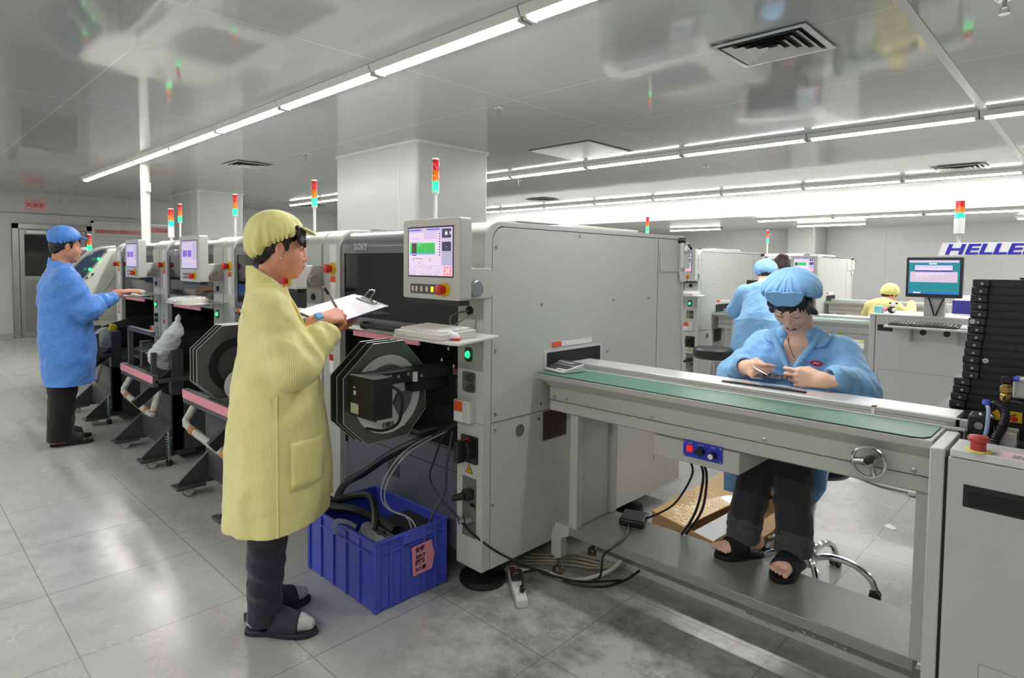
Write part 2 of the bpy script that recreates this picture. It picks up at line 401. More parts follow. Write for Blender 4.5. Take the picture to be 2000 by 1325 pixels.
# ================================================================== placement machines
XL, XR, YF, ZB, ZT, YB = -3.24, -1.90, 1.80, .115, 1.640, 3.50
M0 = thing('placement_machine', 'grey placement machine nearest the conveyor, octagonal reel plates on its front', 'machine', (-2.57, 2.6, 0), 'placement machines')
def arc(cy, cz, r, a0, a1, n=8): return [(cy+r*math.cos(math.radians(a0+(a1-a0)*i/n)), cz+r*math.sin(math.radians(a0+(a1-a0)*i/n))) for i in range(n+1)]
def band(x0, x1, m, name, bev=.004):
    # front strip, rounded top corner and thin top strip
    out = [(1.795, ZB)]+arc(1.895, ZT-.10, .10, 180, 90)+[(YB, ZT)]
    inn = [(YB, ZT-.022), (1.915, ZT-.022)]+arc(1.915, ZT-.092, .07, 90, 180)+[(1.845, ZB)]
    return obj(name, G().prism(out+inn, 'x', x0, x1), m, M0, bevel=bev)
rc = band(-2.065, XR, LGREY, 'right_column'); lc = band(XL, -3.06, LGREY, 'left_column')
side = [(1.848, ZB)]+arc(1.918, ZT-.095, .07, 180, 90)+[(YB, ZT-.025), (YB, ZB)]
for x0, x1 in ((XR-.02, XR-.001), (XL+.001, XL+.02)):
    sp = obj('side_panel', G().prism(side, 'x', x0, x1), LGREY, M0)
    if x1 < -2.5: continue
    g = G()
    g.box(XR-.002, XR+.0006, 1.85, YB-.01, .763, .766)                 # horizontal joint
    obj('panel_joint', g, mat('joint_grey', (105,106,103), .6), sp)  # dark grey seam line between panels
    obj('upright_joint', G().box(XR-.002, XR+.0006, 3.195, 3.198, .3, ZT-.03), MATS['joint_grey'], sp)
    for y, z in ((1.87,.80),(1.87,.73),(1.87,1.53),(1.87,1.08),(1.86,.40),(2.17,.80),(2.16,.73),(2.45,1.60),(2.17,1.27),(2.75,1.27),(3.1,1.27),(2.7,1.0)):
        obj('screw', G().cyl((XR,y,z),(XR+.003,y,z),.0065,n=12), STEEL, sp)
    # board slot with frame and warning strip, plus the lower cut-out
    obj('slot_frame', G().prism(rrect(2.19,2.645,.945,1.05,.012), 'x', XR-.001, XR+.005), WHITE, sp)
    obj('board_slot', G().prism(rrect(2.205,2.63,.955,1.038,.008), 'x', XR-.001, XR+.0065), BLACKM, sp)
    obj('lower_cutout', G().box(XR-.001, XR+.004, 2.19, 2.36, .62, .757), mat('brown_dark_cavity', (62,52,46), .7), sp)
    obj('warning_strip', G().box(XR-.001, XR+.003, 2.29, 2.56, 1.06, 1.083), PAPER, sp)
    obj('warning_label', G().box(XR, XR+.004, 2.25, 2.315, 1.062, 1.084), ORANGE, sp)
    obj('maker_badge', G().lathe([(0,0),(.028,0),(.028,.002),(.022,.002),(.022,.001),(0,.001)], (XR,2.03,.70), axis='x'), mat('badge_grey', (110,108,96), .5), sp)
obj('top_cover', G().box(XL, XR, 2.0, YB, ZT-.02, ZT-.001), WHITE, M0)
obj('back_panel', G().box(XL, XR, YB-.02, YB, ZB, ZT-.02), LGREY, M0)
obj('rear_box', G().box(-2.9, -2.1, 2.62, 3.3, ZT, ZT+.035), WHITE, M0, bevel=.01)
vc = obj('vent_cover', G().prism([(2.25,ZT-.002),(3.0,ZT-.002),(3.0,ZT+.05),(2.42,ZT+.05)], 'x', XL+.02, XL+.95), mat('dark_grey_cover', (92,93,96), .4), M0, bevel=.004)
obj('cover_slot', G().prism([(2.29,ZT+.006),(2.35,ZT+.025),(2.352,ZT+.019),(2.292,ZT+.0)], 'x', XL+.06, XL+.9), BLACKM, vc)
# hood: dark gloss curve between the columns, with the tinted window below
hx0, hx1 = -3.06, -2.065
out = [(1.803, 1.505), (1.803, 1.54)]+arc(1.903, ZT-.112, .10, 178, 90)+[(2.02, ZT-.012)]
inn = [(2.02, ZT-.03)]+arc(1.903, ZT-.112, .08, 90, 178)+[(1.825, 1.505)]
hd = obj('hood', G().prism(out+inn, 'x', hx0, hx1), DGREY, M0)
obj('window_frame', G().box(hx0, hx0+.035, 1.803, 1.83, 1.14, 1.506).box(hx0, hx1, 1.803, 1.83, 1.12, 1.165), DGREY, M0)
wn = obj('window', G().box(hx0+.035, hx1, 1.808, 1.82, 1.165, 1.506), GLASSD, M0)
g = G()                                                       # raised serif lettering on the hood
def stroke(g, pts, w, x0, z0, s, y):
    for (a, b) in zip(pts[:-1], pts[1:]):
        A, B = V((x0+a[0]*s, y, z0+a[1]*s)), V((x0+b[0]*s, y, z0+b[1]*s)); d = (B-A); L = d.length/2; d.normalize()
        n = V((-d.z, 0, d.x)); g.obox((A+B)/2, d*(L+w*s*.3), n*w*s/2, V((0,.0006,0)))
lx, lz, ls, ly = -2.925, 1.525, .030, 1.8025
def letter(k, x):
    if k == 'S': stroke(g, [(.72,.8),(.55,.97),(.25,.97),(.1,.78),(.2,.58),(.6,.44),(.75,.25),(.6,.04),(.25,.03),(.08,.2)], .17, x, lz, ls, ly); stroke(g, [(.72,.72),(.72,1.)], .08, x, lz, ls, ly); stroke(g, [(.08,.0),(.08,.28)], .08, x, lz, ls, ly)
    if k == 'O': stroke(g, [(.5+.46*math.cos(t*math.pi/8), .5+.48*math.sin(t*math.pi/8)) for t in range(17)], .16, x, lz, ls, ly)
    if k == 'N':
        stroke(g, [(.2,0),(.2,1)], .09, x, lz, ls, ly); stroke(g, [(.2,1),(.85,0)], .2, x, lz, ls, ly); stroke(g, [(.85,0),(.85,1)], .09, x, lz, ls, ly)
        for a, b, z in ((.02,.38,0),(.0,.3,1),(.68,1.02,1)): stroke(g, [(a,z),(b,z)], .07, x, lz, ls, ly)
    if k == 'Y':
        stroke(g, [(.1,1),(.5,.5)], .18, x, lz, ls, ly); stroke(g, [(.9,1),(.5,.5)], .09, x, lz, ls, ly); stroke(g, [(.5,.5),(.5,0)], .17, x, lz, ls, ly)
        for a, b, z in ((-.02,.34,1),(.7,1.02,1),(.3,.7,0)): stroke(g, [(a,z),(b,z)], .07, x, lz, ls, ly)
for k, x in zip('SONY', (0, 1.0, 2.15, 3.25)): letter(k, lx+x*ls)
obj('brand_lettering', g, mat('silver_print', (222,222,224), .3, metal=.3), hd)
# rail with grip below the window, pink tape, open feeder bay
rl = obj('window_rail', G().box(hx0, hx1, 1.785, 1.84, 1.095, 1.125), MGREY, M0, bevel=.004)
obj('grip', G().box(-2.80, -2.12, 1.755, 1.79, 1.118, 1.142).box(-2.80,-2.76,1.755,1.8,1.11,1.15), BLACK, rl, bevel=.012, seg=3)
obj('orange_sticker', G().box(-3.0, -2.95, 1.7835, 1.786, 1.098, 1.122), ORANGE, rl)
obj('instruction_sticker', G().box(-2.945, -2.81, 1.7835, 1.786, 1.1, 1.12), PAPER, rl)
obj('pink_strip', G().box(-2.93, -2.35, 1.80, 1.812, 1.062, 1.092), PINK, M0)
obj('feeder_bay', G().box(hx0, hx1, 2.35, 2.37, .45, 1.1).box(hx0-.002, hx0+.01, 1.83, 2.36, .45, 1.12).box(hx1-.01, hx1+.002, 1.86, 2.36, .45, 1.12).box(hx0, hx1, 1.83, 2.36, 1.075, 1.09), BLACKM, M0)
obj('bay_floor', G().box(hx0, hx1, 1.82, 2.36, .60, .615), CHAR, M0)
g = G()
for i in range(3): g.box(-2.25, -2.08, 1.95+i*.1, 1.96+i*.1, .83, .90)
obj('bay_bracket', g.box(-2.27,-2.07,1.9,2.2,.93,.945), CHAR, M0)
obj('bay_bracket_tape', G().prism([(-2.28,1.9),(-2.07,1.83),(-2.07,1.98),(-2.2,1.99)], 'z', .946, .949), PINK, M0).name = 'bay_tape'
for i, (x, z) in enumerate(((-2.30,1.04),(-2.22,1.0),(-2.16,1.03),(-2.35,.98),(-2.26,.96))): obj('fitting', G().cyl((x,2.0,z),(x,1.94,z),.008), STEEL, M0)
obj('lower_front_panel', G().box(hx0, hx1, 1.84, 1.86, ZB+.02, .60), BLUEG, M0)
obj('panel_slot', G().box(hx0+.02, hx1, 1.838, 1.842, .495, .50).box(-2.66, -2.56, 1.837, 1.842, .36, .47), mat('slot_dark', (58,60,66), .5), M0)
obj('base_frame', G().box(XL+.02, XR-.02, 1.87, YB-.03, ZB, ZB+.03), CHAR, M0)
def foot(x, y):
    obj('levelling_foot', G().lathe([(0,0),(.105,0),(.11,.012),(.105,.03),(.05,.045),(.03,.06),(.028,ZB+.01),(0,ZB+.01)], (x,y,0), n=28), BLACK, M0)
foot(-2.02, 1.92); foot(-2.02, 3.08); foot(-3.12, 1.92); foot(-3.12, 3.08)
# right column fittings
def plate(x0, x1, z0, z1, m, name, parent, y=1.795, t=.003, r=None, **k):
    return obj(name, G().prism(rrect(x0,x1,z0,z1,r) if r else [(x0,z0),(x1,z0),(x1,z1),(x0,z1)], 'y', y-t, y+.001), m, parent, **k)
kp = plate(-2.013,-1.968,1.028,1.092,mat('lamp_bezel',(60,60,60),.4),'lamp_bezel',rc,r=.016,t=.004)
obj('power_lamp', G().ball((-1.992,1.790,1.06),(.013,.012,.016)), LEDG, rc)
kk = plate(-2.028,-1.945,.895,.985,mat('key_plate',(140,140,137),.35,metal=.5),'key_plate',rc,r=.01)
for z in (.965,.918): obj('key_switch', G().cyl((-1.965,1.795,z),(-1.965,1.765,z),.017,.014,n=14), CHAR, rc)
lb = obj('label_box', G().box(-2.045,-1.945,1.755,1.796,.765,.862), WHITE, rc, bevel=.004)
obj('orange_warning', G().box(-2.038,-1.985,1.753,1.756,.815,.858), ORANGE, rc)
obj('printed_label', G().box(-2.038,-1.985,1.753,1.756,.772,.812), PAPER, rc)
ms = plate(-2.03,-1.925,.585,.705,BLACK,'main_switch_plate',rc,t=.008,r=.006)
obj('main_switch_knob', G().cyl((-1.985,1.79,.645),(-1.985,1.755,.645),.042,.038,n=24).obox((-1.985,1.74,.645),(.014,0,0),(0,.02,0),(0,0,.048)), BLACK, rc, bevel=.003)
obj('red_arc', G().prism(circ(-1.985,.645,.046,12,60,150)+circ(-1.985,.645,.040,12,60,150)[::-1],'y',1.786,1.7845), RED, rc)
def warn(x, z, s, y, par):
    obj('triangle_border', G().prism([(x-s,z),(x+s,z),(x,z+1.75*s)],'y',y-.001,y+.0005), INK, par)
    obj('triangle_field', G().prism([(x-s*.76,z+.14*s),(x+s*.76,z+.14*s),(x,z+1.48*s)],'y',y-.0016,y), YEL, par)
    obj('triangle_bolt', G().prism([(x+.05*s,z+1.1*s),(x-.2*s,z+.62*s),(x-.02*s,z+.62*s),(x-.1*s,z+.25*s),(x+.2*s,z+.75*s),(x+.03*s,z+.75*s)],'y',y-.002,y), INK, par)
warn(-1.982,.538,.024,1.7945,rc)
plate(-2.022,-1.935,.255,.52,mat('connector_recess',(120,121,118),.4,metal=.3),'connector_plate',rc)
obj('mains_plug', G().box(-1.985,-1.945,1.75,1.795,.43,.475).cyl((-1.965,1.755,.452),(-2.02,1.73,.43),.018,.012), BLACK, rc, bevel=.006)
obj('data_socket', G().box(-1.97,-1.94,1.788,1.796,.395,.41), BLACK, rc)
obj('cable_gland', G().cyl((-1.975,1.795,.335),(-1.985,1.765,.335),.022,n=18).cyl((-1.985,1.765,.335),(-1.995,1.745,.333),.016,n=18), STEEL, rc)
# left column fittings
plate(-3.165,-3.095,1.455,1.555,PAPER,'printed_notice',lc,t=.001)
obj('stop_ring', G().lathe([(0,0),(.033,0),(.03,-.012),(0,-.012)],(-3.13,1.795,1.42),axis='y'), YEL, lc)
obj('stop_button', G().lathe([(0,-.01),(.02,-.01),(.022,-.03),(.026,-.034),(.022,-.048),(0,-.052)],(-3.135,1.795,1.42),axis='y'), RED, lc)
plate(-3.155,-3.105,1.345,1.378,ORANGE,'orange_warning',lc,t=.001)
plate(-3.155,-3.105,1.215,1.343,PAPER,'printed_label',lc,t=.001)
plate(-3.175,-3.13,.955,.985,MGREY,'key_plate',lc)
plate(-3.17,-3.13,.90,.935,RED,'red_warning',lc,t=.001)
plate(-3.17,-3.13,.83,.898,PAPER,'small_label',lc,t=.001)
g = G().box(XL,-3.06,1.7945,1.797,.765,.768); obj('column_joint', g, GINK, lc)
g = G().box(-2.065,XR,1.7945,1.797,.765,.768); obj('column_joint', g, GINK, rc)
# signal tower
def tower(x, y, z0, zt, par, r=.021, base=False, lens=.062, pole=.011):
    st = obj('signal_tower', G().cyl((x,y,z0),(x,y,zt-3*lens-.02),pole,n=12).lathe([(0,0),(pole,0),(r,.015),(r,.02),(0,.02)],(x,y,zt-3*lens-.02-.0)), WHITE, par)
    if base: obj('tower_base', G().cyl((x,y,zt-3*lens-.13),(x,y,zt-3*lens),r*1.08,n=20), WHITE, st)
    for i, (m, nm) in enumerate(((LEDG2,'green_lens'),(AMB,'amber_lens'),(REDL,'red_lens'))):
        z = zt-lens*(3-i); obj(nm, G().lathe([(0,0),(r,.0),(r,.004),(r*.96,.006),(r*.96,lens-.004),(r,lens-.002),(0,lens-.002)],(x,y,z),n=20), m, st)
    obj('cap', G().lathe([(0,0),(r*.96,0),(r*.9,.008),(0,.011)],(x,y,zt),n=20), WHITE, st)
LEDG2 = mat('green_lens_lit', (40,225,130), .25, emit=1.7)
AMB = mat('amber_lens', (206,104,18), .25, emit=.12, coat=.5)
REDL = mat('red_lens', (176,24,26), .25, emit=.06, coat=.5)
tower(-2.85, 2.3, ZT-.02, 2.06, M0)
# operator monitor on its arm
MX0, MX1, MY, MZ0, MZ1 = -2.222, -1.846, 1.615, 1.305, 1.640
mo = obj('monitor', G().prism(rrect(MX0,MX1,MZ0,MZ1,.012),'y',MY,MY+.062), LGREY, M0, bevel=.003)
obj('monitor_underside', G().box(MX0+.01,MX1-.01,MY+.01,MY+.06,MZ0-.02,MZ0+.002), BLACK, mo)
SX0, SX1, SZ0, SZ1 = MX0+.042, MX1-.045, MZ0+.098, MZ1-.038
obj('screen_bezel', G().box(SX0-.006,SX1+.006,MY-.001,MY+.004,SZ0-.006,SZ1+.006), BLACK, mo)
def EM(name, rgb, e=1.): return mat('screen_'+name, rgb, .3, emit=e, spec=.3)
SLAV = EM('lavender',(206,188,226),.55); SPALE = EM('pale',(226,208,232),.55); SGRN = EM('green',(60,205,100),.6); SBLU = EM('blue',(90,100,190),.6)
SDK = EM('dark',(70,72,92),.4); SBR = EM('brown',(96,74,70),.4); SPNK = EM('pink',(240,190,210),.55); SGRY = EM('grey',(176,172,200),.55); SRED = EM('red',(226,40,70),.6); STXT = EM('text',(86,80,110),.3); SWH = EM('white',(236,234,244),.6)
def ui(g, u0, v0, u1, v1, mi, k=1):
    w, h = SX1-SX0, SZ1-SZ0; y = MY-.0012-.0002*k
    a, b, c, d = SX0+u0*w, SX0+u1*w, SZ0+v0*h, SZ0+v1*h
    g.quad((a,y,c),(b,y,c),(b,y,d),(a,y,d),mi)
g = G(); ui(g,0,0,1,1,0,0)
ui(g,.02,.945,.3,.975,3); ui(g,.42,.95,.72,.98,3); ui(g,.0,.22,.75,.90,1); ui(g,.03,.76,.30,.80,0,2); ui(g,.36,.76,.66,.90,0,2); ui(g,.03,.62,.3,.72,0,2)
ui(g,.03,.47,.62,.69,2,2); ui(g,.075,.47,.19,.69,5,3); ui(g,.03,.445,.62,.47,10,3); ui(g,.075,.42,.19,.44,4,3)
for i in range(10): ui(g,.2,.485+i*.02,.61,.489+i*.02,5,4)
for u in (.3,.36,.44,.5,.56): ui(g,u,.47,u+.004,.69,5,4)
ui(g,.77,.78,.97,.97,4); ui(g,.84,.84,.89,.91,11,2); ui(g,.94,.85,.965,.91,11,2); ui(g,.77,.51,.97,.70,4); ui(g,.862,.595,.878,.612,11,2); ui(g,.77,.22,.99,.50,7)
ui(g,.0,.0,1,.205,1,2); ui(g,.79,.0,1,.205,6,3)
for i in range(4): ui(g,.0,.05*i+.048,.79,.05*i+.051,0,3)
for i in range(14): ui(g,.056*i,.0,.056*i+.003,.205,0,3)
random.seed(3)
for i in range(4):
    for k in range(13):
        if random.random() < .6: ui(g,.056*k+.022,.05*i+.016,.056*k+.034,.05*i+.032,9,4)
for a, b in ((.84,.16),(.9,.16),(.96,.16),(.84,.1),(.96,.1),(.84,.03),(.9,.03),(.96,.03)): ui(g,a-.012,b-.002,a+.012,b+.026,8,4)
for i in range(9): ui(g,.705,.86-i*.055,.735,.885-i*.055,9,3)
for i in range(9):
    u_, v_ = .04+.05*random.randint(0,9), .26+.045*random.randint(0,2); ui(g,u_,v_,u_+.04,v_+.012,9,3)
# drop degenerate or reversed quads
sc_ = obj('screen', g, [SLAV,SPALE,SGRN,SBLU,SDK,SBR,SPNK,SGRY,SRED,STXT,EM('sky',(110,150,230),.6),SWH], mo, smooth=False)
bp_ = obj('button_panel', G().box(MX0+.055,MX1-.115,MY-.002,MY+.002,MZ0+.022,MZ0+.062), mat('button_strip',(86,86,86),.5), mo)
for i, u in enumerate((.075,.1,.135,.17,.205,.23)):
    x = MX0+u
    obj('button', G().box(x-.007,x+.007,MY-.006,MY-.001,MZ0+.030,MZ0+.053), mat('amber_key',(250,190,40),.4,emit=1.2) if i == 4 else mat('pale_key',(216,216,214),.4), mo, bevel=.002)
obj('stop_ring', G().lathe([(0,0),(.029,0),(.029,-.006),(0,-.006)],(MX0+.287,MY,MZ0+.043),axis='y'), YEL, mo)
obj('stop_button', G().lathe([(0,-.005),(.017,-.005),(.019,-.02),(.023,-.024),(.02,-.036),(0,-.04)],(MX0+.280,MY,MZ0+.043),axis='y'), RED, mo)
ab = obj('monitor_arm', G().prism(rrect(1.66,1.846,1.307,1.437,.03),'x',-1.945,-1.893).box(-2.0,-1.93,MY+.05,1.80,1.36,1.40), LGREY, M0, bevel=.004)
obj('arm_knob', G().cyl((-1.893,1.735,1.352),(-1.868,1.735,1.352),.034,n=28), STEEL, ab, bevel=.004)
obj('cable_hole', G().cyl((-1.985,1.79,1.252),(-1.985,1.80,1.252),.02,n=20), BLACKM, M0)
# keyboard shelf
shp = [(-2.10,1.475),(-1.74,1.475),(-1.705,1.49),(-1.80,1.788),(-2.06,1.788),(-2.10,1.775)]
obj('keyboard_shelf', G().prism(shp,'z',1.150,1.160), WHITE, M0, bevel=.002)
# rear camera unit on the end panel
obj('rear_bracket', G().prism(rrect(3.22,3.47,1.42,1.56,.01),'x',XR,XR+.005).box(XR,XR+.012,3.44,3.50,1.40,1.60), LGREY, M0, bevel=.003)
obj('rear_sensor', G().box(XR+.012,XR+.028,3.44,3.52,1.44,1.6).cyl((XR+.02,3.47,1.55),(XR+.045,3.48,1.57),.024,n=18).box(XR+.005,XR+.02,3.44,3.5,1.36,1.42), WHITE, M0, bevel=.003)
obj('rear_sensor_lens', G().cyl((XR+.045,3.48,1.57),(XR+.056,3.485,1.578),.020,n=18).cyl((XR-.01,3.44,1.612),(XR+.03,3.46,1.612),.018,n=14), BLACK, M0)
obj('rear_cable', G().tube(curve([(XR+.012,3.47,1.37),(XR+.014,3.47,1.3),(XR+.010,3.485,1.15),(XR+.004,3.505,.9),(XR+.002,3.51,.6)]),.004), WHITE, M0)
# the copies -----------------------------------------------------------
REARP = ('rear_bracket','rear_sensor','rear_sensor_lens','rear_cable')
g = G(); ui(g,0,0,1,1,0,0); ui(g,.02,.94,.98,.985,3); ui(g,.05,.3,.66,.9,1); ui(g,.08,.42,.36,.66,2,2); ui(g,.42,.42,.66,.66,2,2); ui(g,.0,.0,1,.22,1,2); ui(g,.72,.3,.97,.9,3)
g.m = [min(m,3) for m in g.m]
alt = obj('screen', g, [SLAV,EM('pale_violet',(206,198,226),.42),EM('violet',(120,96,205),.42),SGRY], mo, smooth=False)
ALT = alt.data; ALTL = alt.location.copy(); bpy.data.objects.remove(alt)
def row_copy(xl, label):
    d = V((xl-XL, 0, 0)); r = dup(M0, d, label, skip=REARP)
    k = 1.066; r.scale = (k,1,1); r.location.x = xl+(M0.location.x-XL)*k
    for c in KIDS(r):
        for e in KIDS(c):
            if e.name.startswith('screen') and not e.name.startswith('screen_b'): e.data = ALT; e.location = ALTL
    return r
MB = row_copy(-4.690, 'grey placement machine right behind the yellow-coated standing worker')
MC = row_copy(-6.135, 'grey placement machine whose screen shows two violet blocks above a keyboard shelf')
MD = row_copy(-7.580, 'grey placement machine at the far end of the row, blue-coated man reaching to its shelf')
ME = dup(M0, (-1.25,4.33,0), 'grey placement machine behind the black stool, feeding a conveyor with maroon lettering')
MF = dup(M0, (-1.20,7.92,0), 'farthest grey placement machine, its lit screen just above the seated worker\'s cap')
# ================================================================== reel feeder hung on the near machine
RF = thing('reel_feeder', 'octagonal clear-plated reel feeder with black motor box, below the keyboard shelf', 'reel feeder', (-2.2, 1.52, .69))
OCT = [(1.307,.80),(1.307,.986),(1.447,1.114),(1.60,1.118),(1.722,.985),(1.722,.80),(1.625,.698),(1.418,.693)]
CLEAR = mat('clear_acrylic', (214,218,216), .12, trans=.75, alpha=.62, spec=.6)
SMOKE = mat('smoked_plate', (88,90,88), .22, metal=.3)
for i, x in enumerate((-2.20,-2.25,-2.30)):
    p = obj('side_plate', G().prism(OCT, 'x', x-.003, x), SMOKE if i else mat('satin_plate', (120,122,118), .25, metal=.55, var=.08, vscale=8), RF)
    e = [(x-.0015, a, b) for a, b in OCT]
    obj('plate_edge', G().tube(e, .0022, 6, closed=True), ALU, p)
for i, x in enumerate((-2.195, -2.246)):
    rl_ = obj('tape_reel', G().prism(circ(1.515,.895,.168,48), 'x', x, x+.004), mat('reel_white', (236,238,240), .4), RF)
    g = G()
    for a0 in (58, 178, 298):
        n = 12; o = [(1.515+.128*math.cos(math.radians(a0+64*k/n)), .895+.128*math.sin(math.radians(a0+64*k/n))) for k in range(n+1)]
        q = [(1.515+.045*math.cos(math.radians(a0+64*k/n)), .895+.045*math.sin(math.radians(a0+64*k/n))) for k in (n,0)]
        g.prism(o+q, 'x', x+.0035, x+.005)
    obj('reel_openings', g, mat('reel_slots', (92,93,96), .5), rl_)
    g = G()
    for a0 in (58, 178, 298):
        for k in range(8):
            r = .06+.009*k; 
            o = circ(1.515,.895,r+.002,8,a0+4,a0+60)+circ(1.515,.895,r-.001,8,a0+4,a0+60)[::-1]
            g.prism(o, 'x', x+.0045, x+.0056)
    if x < -2.22: continue
    for fi in range(3):
        q = G(); nv, nf = len(g.v)//3, len(g.f)//3; q.v = g.v[fi*nv:(fi+1)*nv]; q.f = [[k-fi*nv for k in f] for f in g.f[fi*nf:(fi+1)*nf]]; q.m = [0]*nf
        obj('reel_rib', q, mat('reel_rib', (150,152,156), .4), rl_)
mb = obj('motor_box', G().box(-2.185,-2.015,1.322,1.415,.842,1.005), BLACK, RF, bevel=.003)
obj('rating_label', G().box(-2.170,-2.115,1.3205,1.3225,.853,.893), mat('cream_label', (220,222,205), .6), mb)
obj('indicator', G().box(-2.148,-2.132,1.3205,1.3225,.928,.945).box(-2.150,-2.135,1.3205,1.3225,.955,.961), PAPER, mb)
obj('drive_bracket', G().box(-2.19,-2.10,1.41,1.80,.955,1.005).box(-2.19,-2.13,1.60,1.80,.90,.96), BLACK, RF, bevel=.004)
for y, z in ((1.46,.99),(1.50,.985),(1.55,.99),(1.62,.975)): obj('screw', G().cyl((-2.10,y,z),(-2.094,y,z),.007,n=10), STEEL, RF)
obj('white_latch', G().box(-2.10,-2.085,1.575,1.59,.955,.995), PAPER, RF)
obj('reel_sticker', G().prism([(1.45,.745),(1.60,.745),(1.62,.785),(1.46,.79)],'x',-2.1912,-2.190), PAPER, RF)
g = G()
for k in range(14): g.box(-2.190,-2.1895,1.485+.006*(k%7)+.02*(k//7),1.488+.006*(k%7)+.02*(k//7),.752,.775)
obj('reel_barcode', g, INK, RF)
obj('motor_cable', G().tube(curve([(-2.06,1.42,.97),(-2.04,1.47,.93),(-2.07,1.50,.86),(-2.06,1.47,.80),(-2.09,1.42,.775),(-2.15,1.38,.78)]), .006), BLACK, RF)
obj('carrier_arm', G().box(-2.31,-2.17,1.66,1.84,.70,.715).box(-2.31,-2.29,1.60,1.84,.71,.80), CHAR, RF)
# energy chain falling from the feeder towards the crate, clear tubes, thin cables
tag(obj('cable_chain', G().tube(curve([(-2.10,1.84,.735),(-2.22,1.75,.66),(-2.38,1.66,.56),(-2.55,1.62,.44),(-2.72,1.62,.34),(-2.80,1.62,.20),(-2.78,1.64,.03)],8), .019, 8), BLACK), 'thick black ribbed cable drooping from the reel feeder to the left of the crate', 'cable')
TUBE = mat('clear_hose', (216,220,224), .2, alpha=.4, spec=.8)
for i, o in enumerate((0,.028)):
    tag(obj('clear_hose', G().tube(curve([(-2.16+o,1.82,.70),(-2.24+o,1.66,.62),(-2.32+o,1.60,.50),(-2.34+o,1.58,.40),(-2.30+o,1.59,.345),(-2.22+o,1.62,.33),(-2.17+o*1.3,1.62,.30),(-2.165+o*1.3,1.63,.20)],8), .0038, 6), TUBE),
        'clear coiled hose dropping into the blue crate, %s of the two' % ('left' if i == 0 else 'right'), 'hose', 'clear hoses')
tag(obj('thin_cable', G().tube(curve([(-2.16,1.80,.68),(-2.18,1.76,.56),(-2.20,1.75,.47),(-2.13,1.76,.385),(-2.05,1.77,.345),(-1.99,1.755,.333)],8), .0045, 6), BLACK), 'thin black cable looping from the feeder bay to the round connector', 'cable')
tag(obj('thin_cable', G().tube(curve([(-2.10,1.80,.70),(-2.115,1.78,.55),(-2.12,1.77,.42),(-2.14,1.72,.33),(-2.15,1.66,.2)],8), .006, 6), CHAR), 'dark straight cable falling from the feeder into the crate', 'cable')
# keyboards and mice on the shelves
KEYW = mat('keyboard_shell', (222,222,214), .45); KEYC = mat('keyboard_caps', (236,236,228), .5)
def keyboard(name, label, x0, x1, y0, y1, z, shell, caps, tilt=.012, group=None, rows=5, cols=15, front=.012):
    t = thing(name, label, 'keyboard', ((x0+x1)/2,(y0+y1)/2,z), group)
    obj('shell', G().prism([(y0,z),(y1,z),(y1,z+front+tilt),(y0,z+front)],'x',x0,x1), shell, t, bevel=.002)
    g = G(); w = (x1-x0-.02)/cols; h = (y1-y0-.03)/rows
    for r in range(rows):
        for c in range(cols):
            xa = x0+.01+c*w+w*.1; ya = y0+.018+r*h+h*.1
            za = z+front+tilt*(ya-y0)/(y1-y0)
            g.obox((xa+w*.4, ya+h*.4, za+.004), (w*.38,0,0), (0,h*.38,tilt*h*.38/(y1-y0)), (0,0,.005))
    obj('key_caps', g, caps, t, bevel=.0015, seg=1)
    return t
KB = keyboard('keyboard', 'white keyboard on the shelf below the near lit screen', -2.10, -1.80, 1.482, 1.66, 1.1605, KEYW, KEYC, group='white keyboards', front=.022)
def mouse(name, label, x, y, z, rz, m, group=None, red=False):
    t = thing(name, label, 'mouse', (x,y,z), group)
    sh = G().ball((0,0,0),(.033,.057,.036),20,10); sh.v = [(p[0],p[1],max(p[2],-.0)+.004) for p in sh.v]
    c, s = math.cos(rz), math.sin(rz); rot = lambda g: setattr(g,'v',[(x+p[0]*c-p[1]*s, y+p[0]*s+p[1]*c, z+p[2]) for p in g.v])
    rot(sh); obj('shell', sh, m, t)
    w = G().cyl((-.004,-.03,.028),(.004,-.03,.028),.008,n=12); rot(w); obj('scroll_wheel', w, MGREY, t)
    b = G().prism(circ(0,0,1,20),'z',0,.006); b.v = [(p[0]*.034,p[1]*.058,p[2]) for p in b.v]; rot(b); obj('base', b, mat('mouse_base',(120,124,140),.4), t)
    if red:
        q = G().box(-.036,.0,-.062,-.03,.0,.008); rot(q); obj('red_tab', q, RED, t)
    return t
MOUSEW = mat('mouse_white', (240,240,244), .3)
MS = mouse('computer_mouse', 'white mouse with a red tab beside the near white keyboard', -1.835, 1.535, 1.1605, 2.2, MOUSEW, 'white mice', red=True)
tag(obj('keyboard_cable', G().tube(curve([(-1.985,1.79,1.252),(-2.03,1.74,1.235),(-2.03,1.72,1.20),(-1.95,1.70,1.185),(-1.865,1.70,1.18),(-1.845,1.70,1.20),(-1.85,1.70,1.245),(-1.88,1.69,1.24),(-1.93,1.66,1.20),(-1.88,1.585,1.185)],8), .0032, 6), mat('grey_cable',(120,120,120),.5)), 'looped grey cable of the mouse on the near keyboard shelf', 'cable')
LBK = ['white keyboard on the shelf partly hidden by the yellow-coated worker', 'white keyboard on the shelf below the violet-block screen', 'white keyboard under the hand of the blue-coated man']
for i, xl in enumerate((-4.675,-6.12,-7.565)):
    dx = xl-XL+(.05 if i < 3 else 0)+.02
    dup(KB, (dx,0,0), LBK[i])
    if i == 1: dup(MS, (dx-.08,-.02,0), 'white mouse in front of the keyboard below the violet-block screen', skip=('red_tab',))
dup(KB, (-1.25,4.33,0), 'white keyboard on the shelf of the machine behind the black stool')
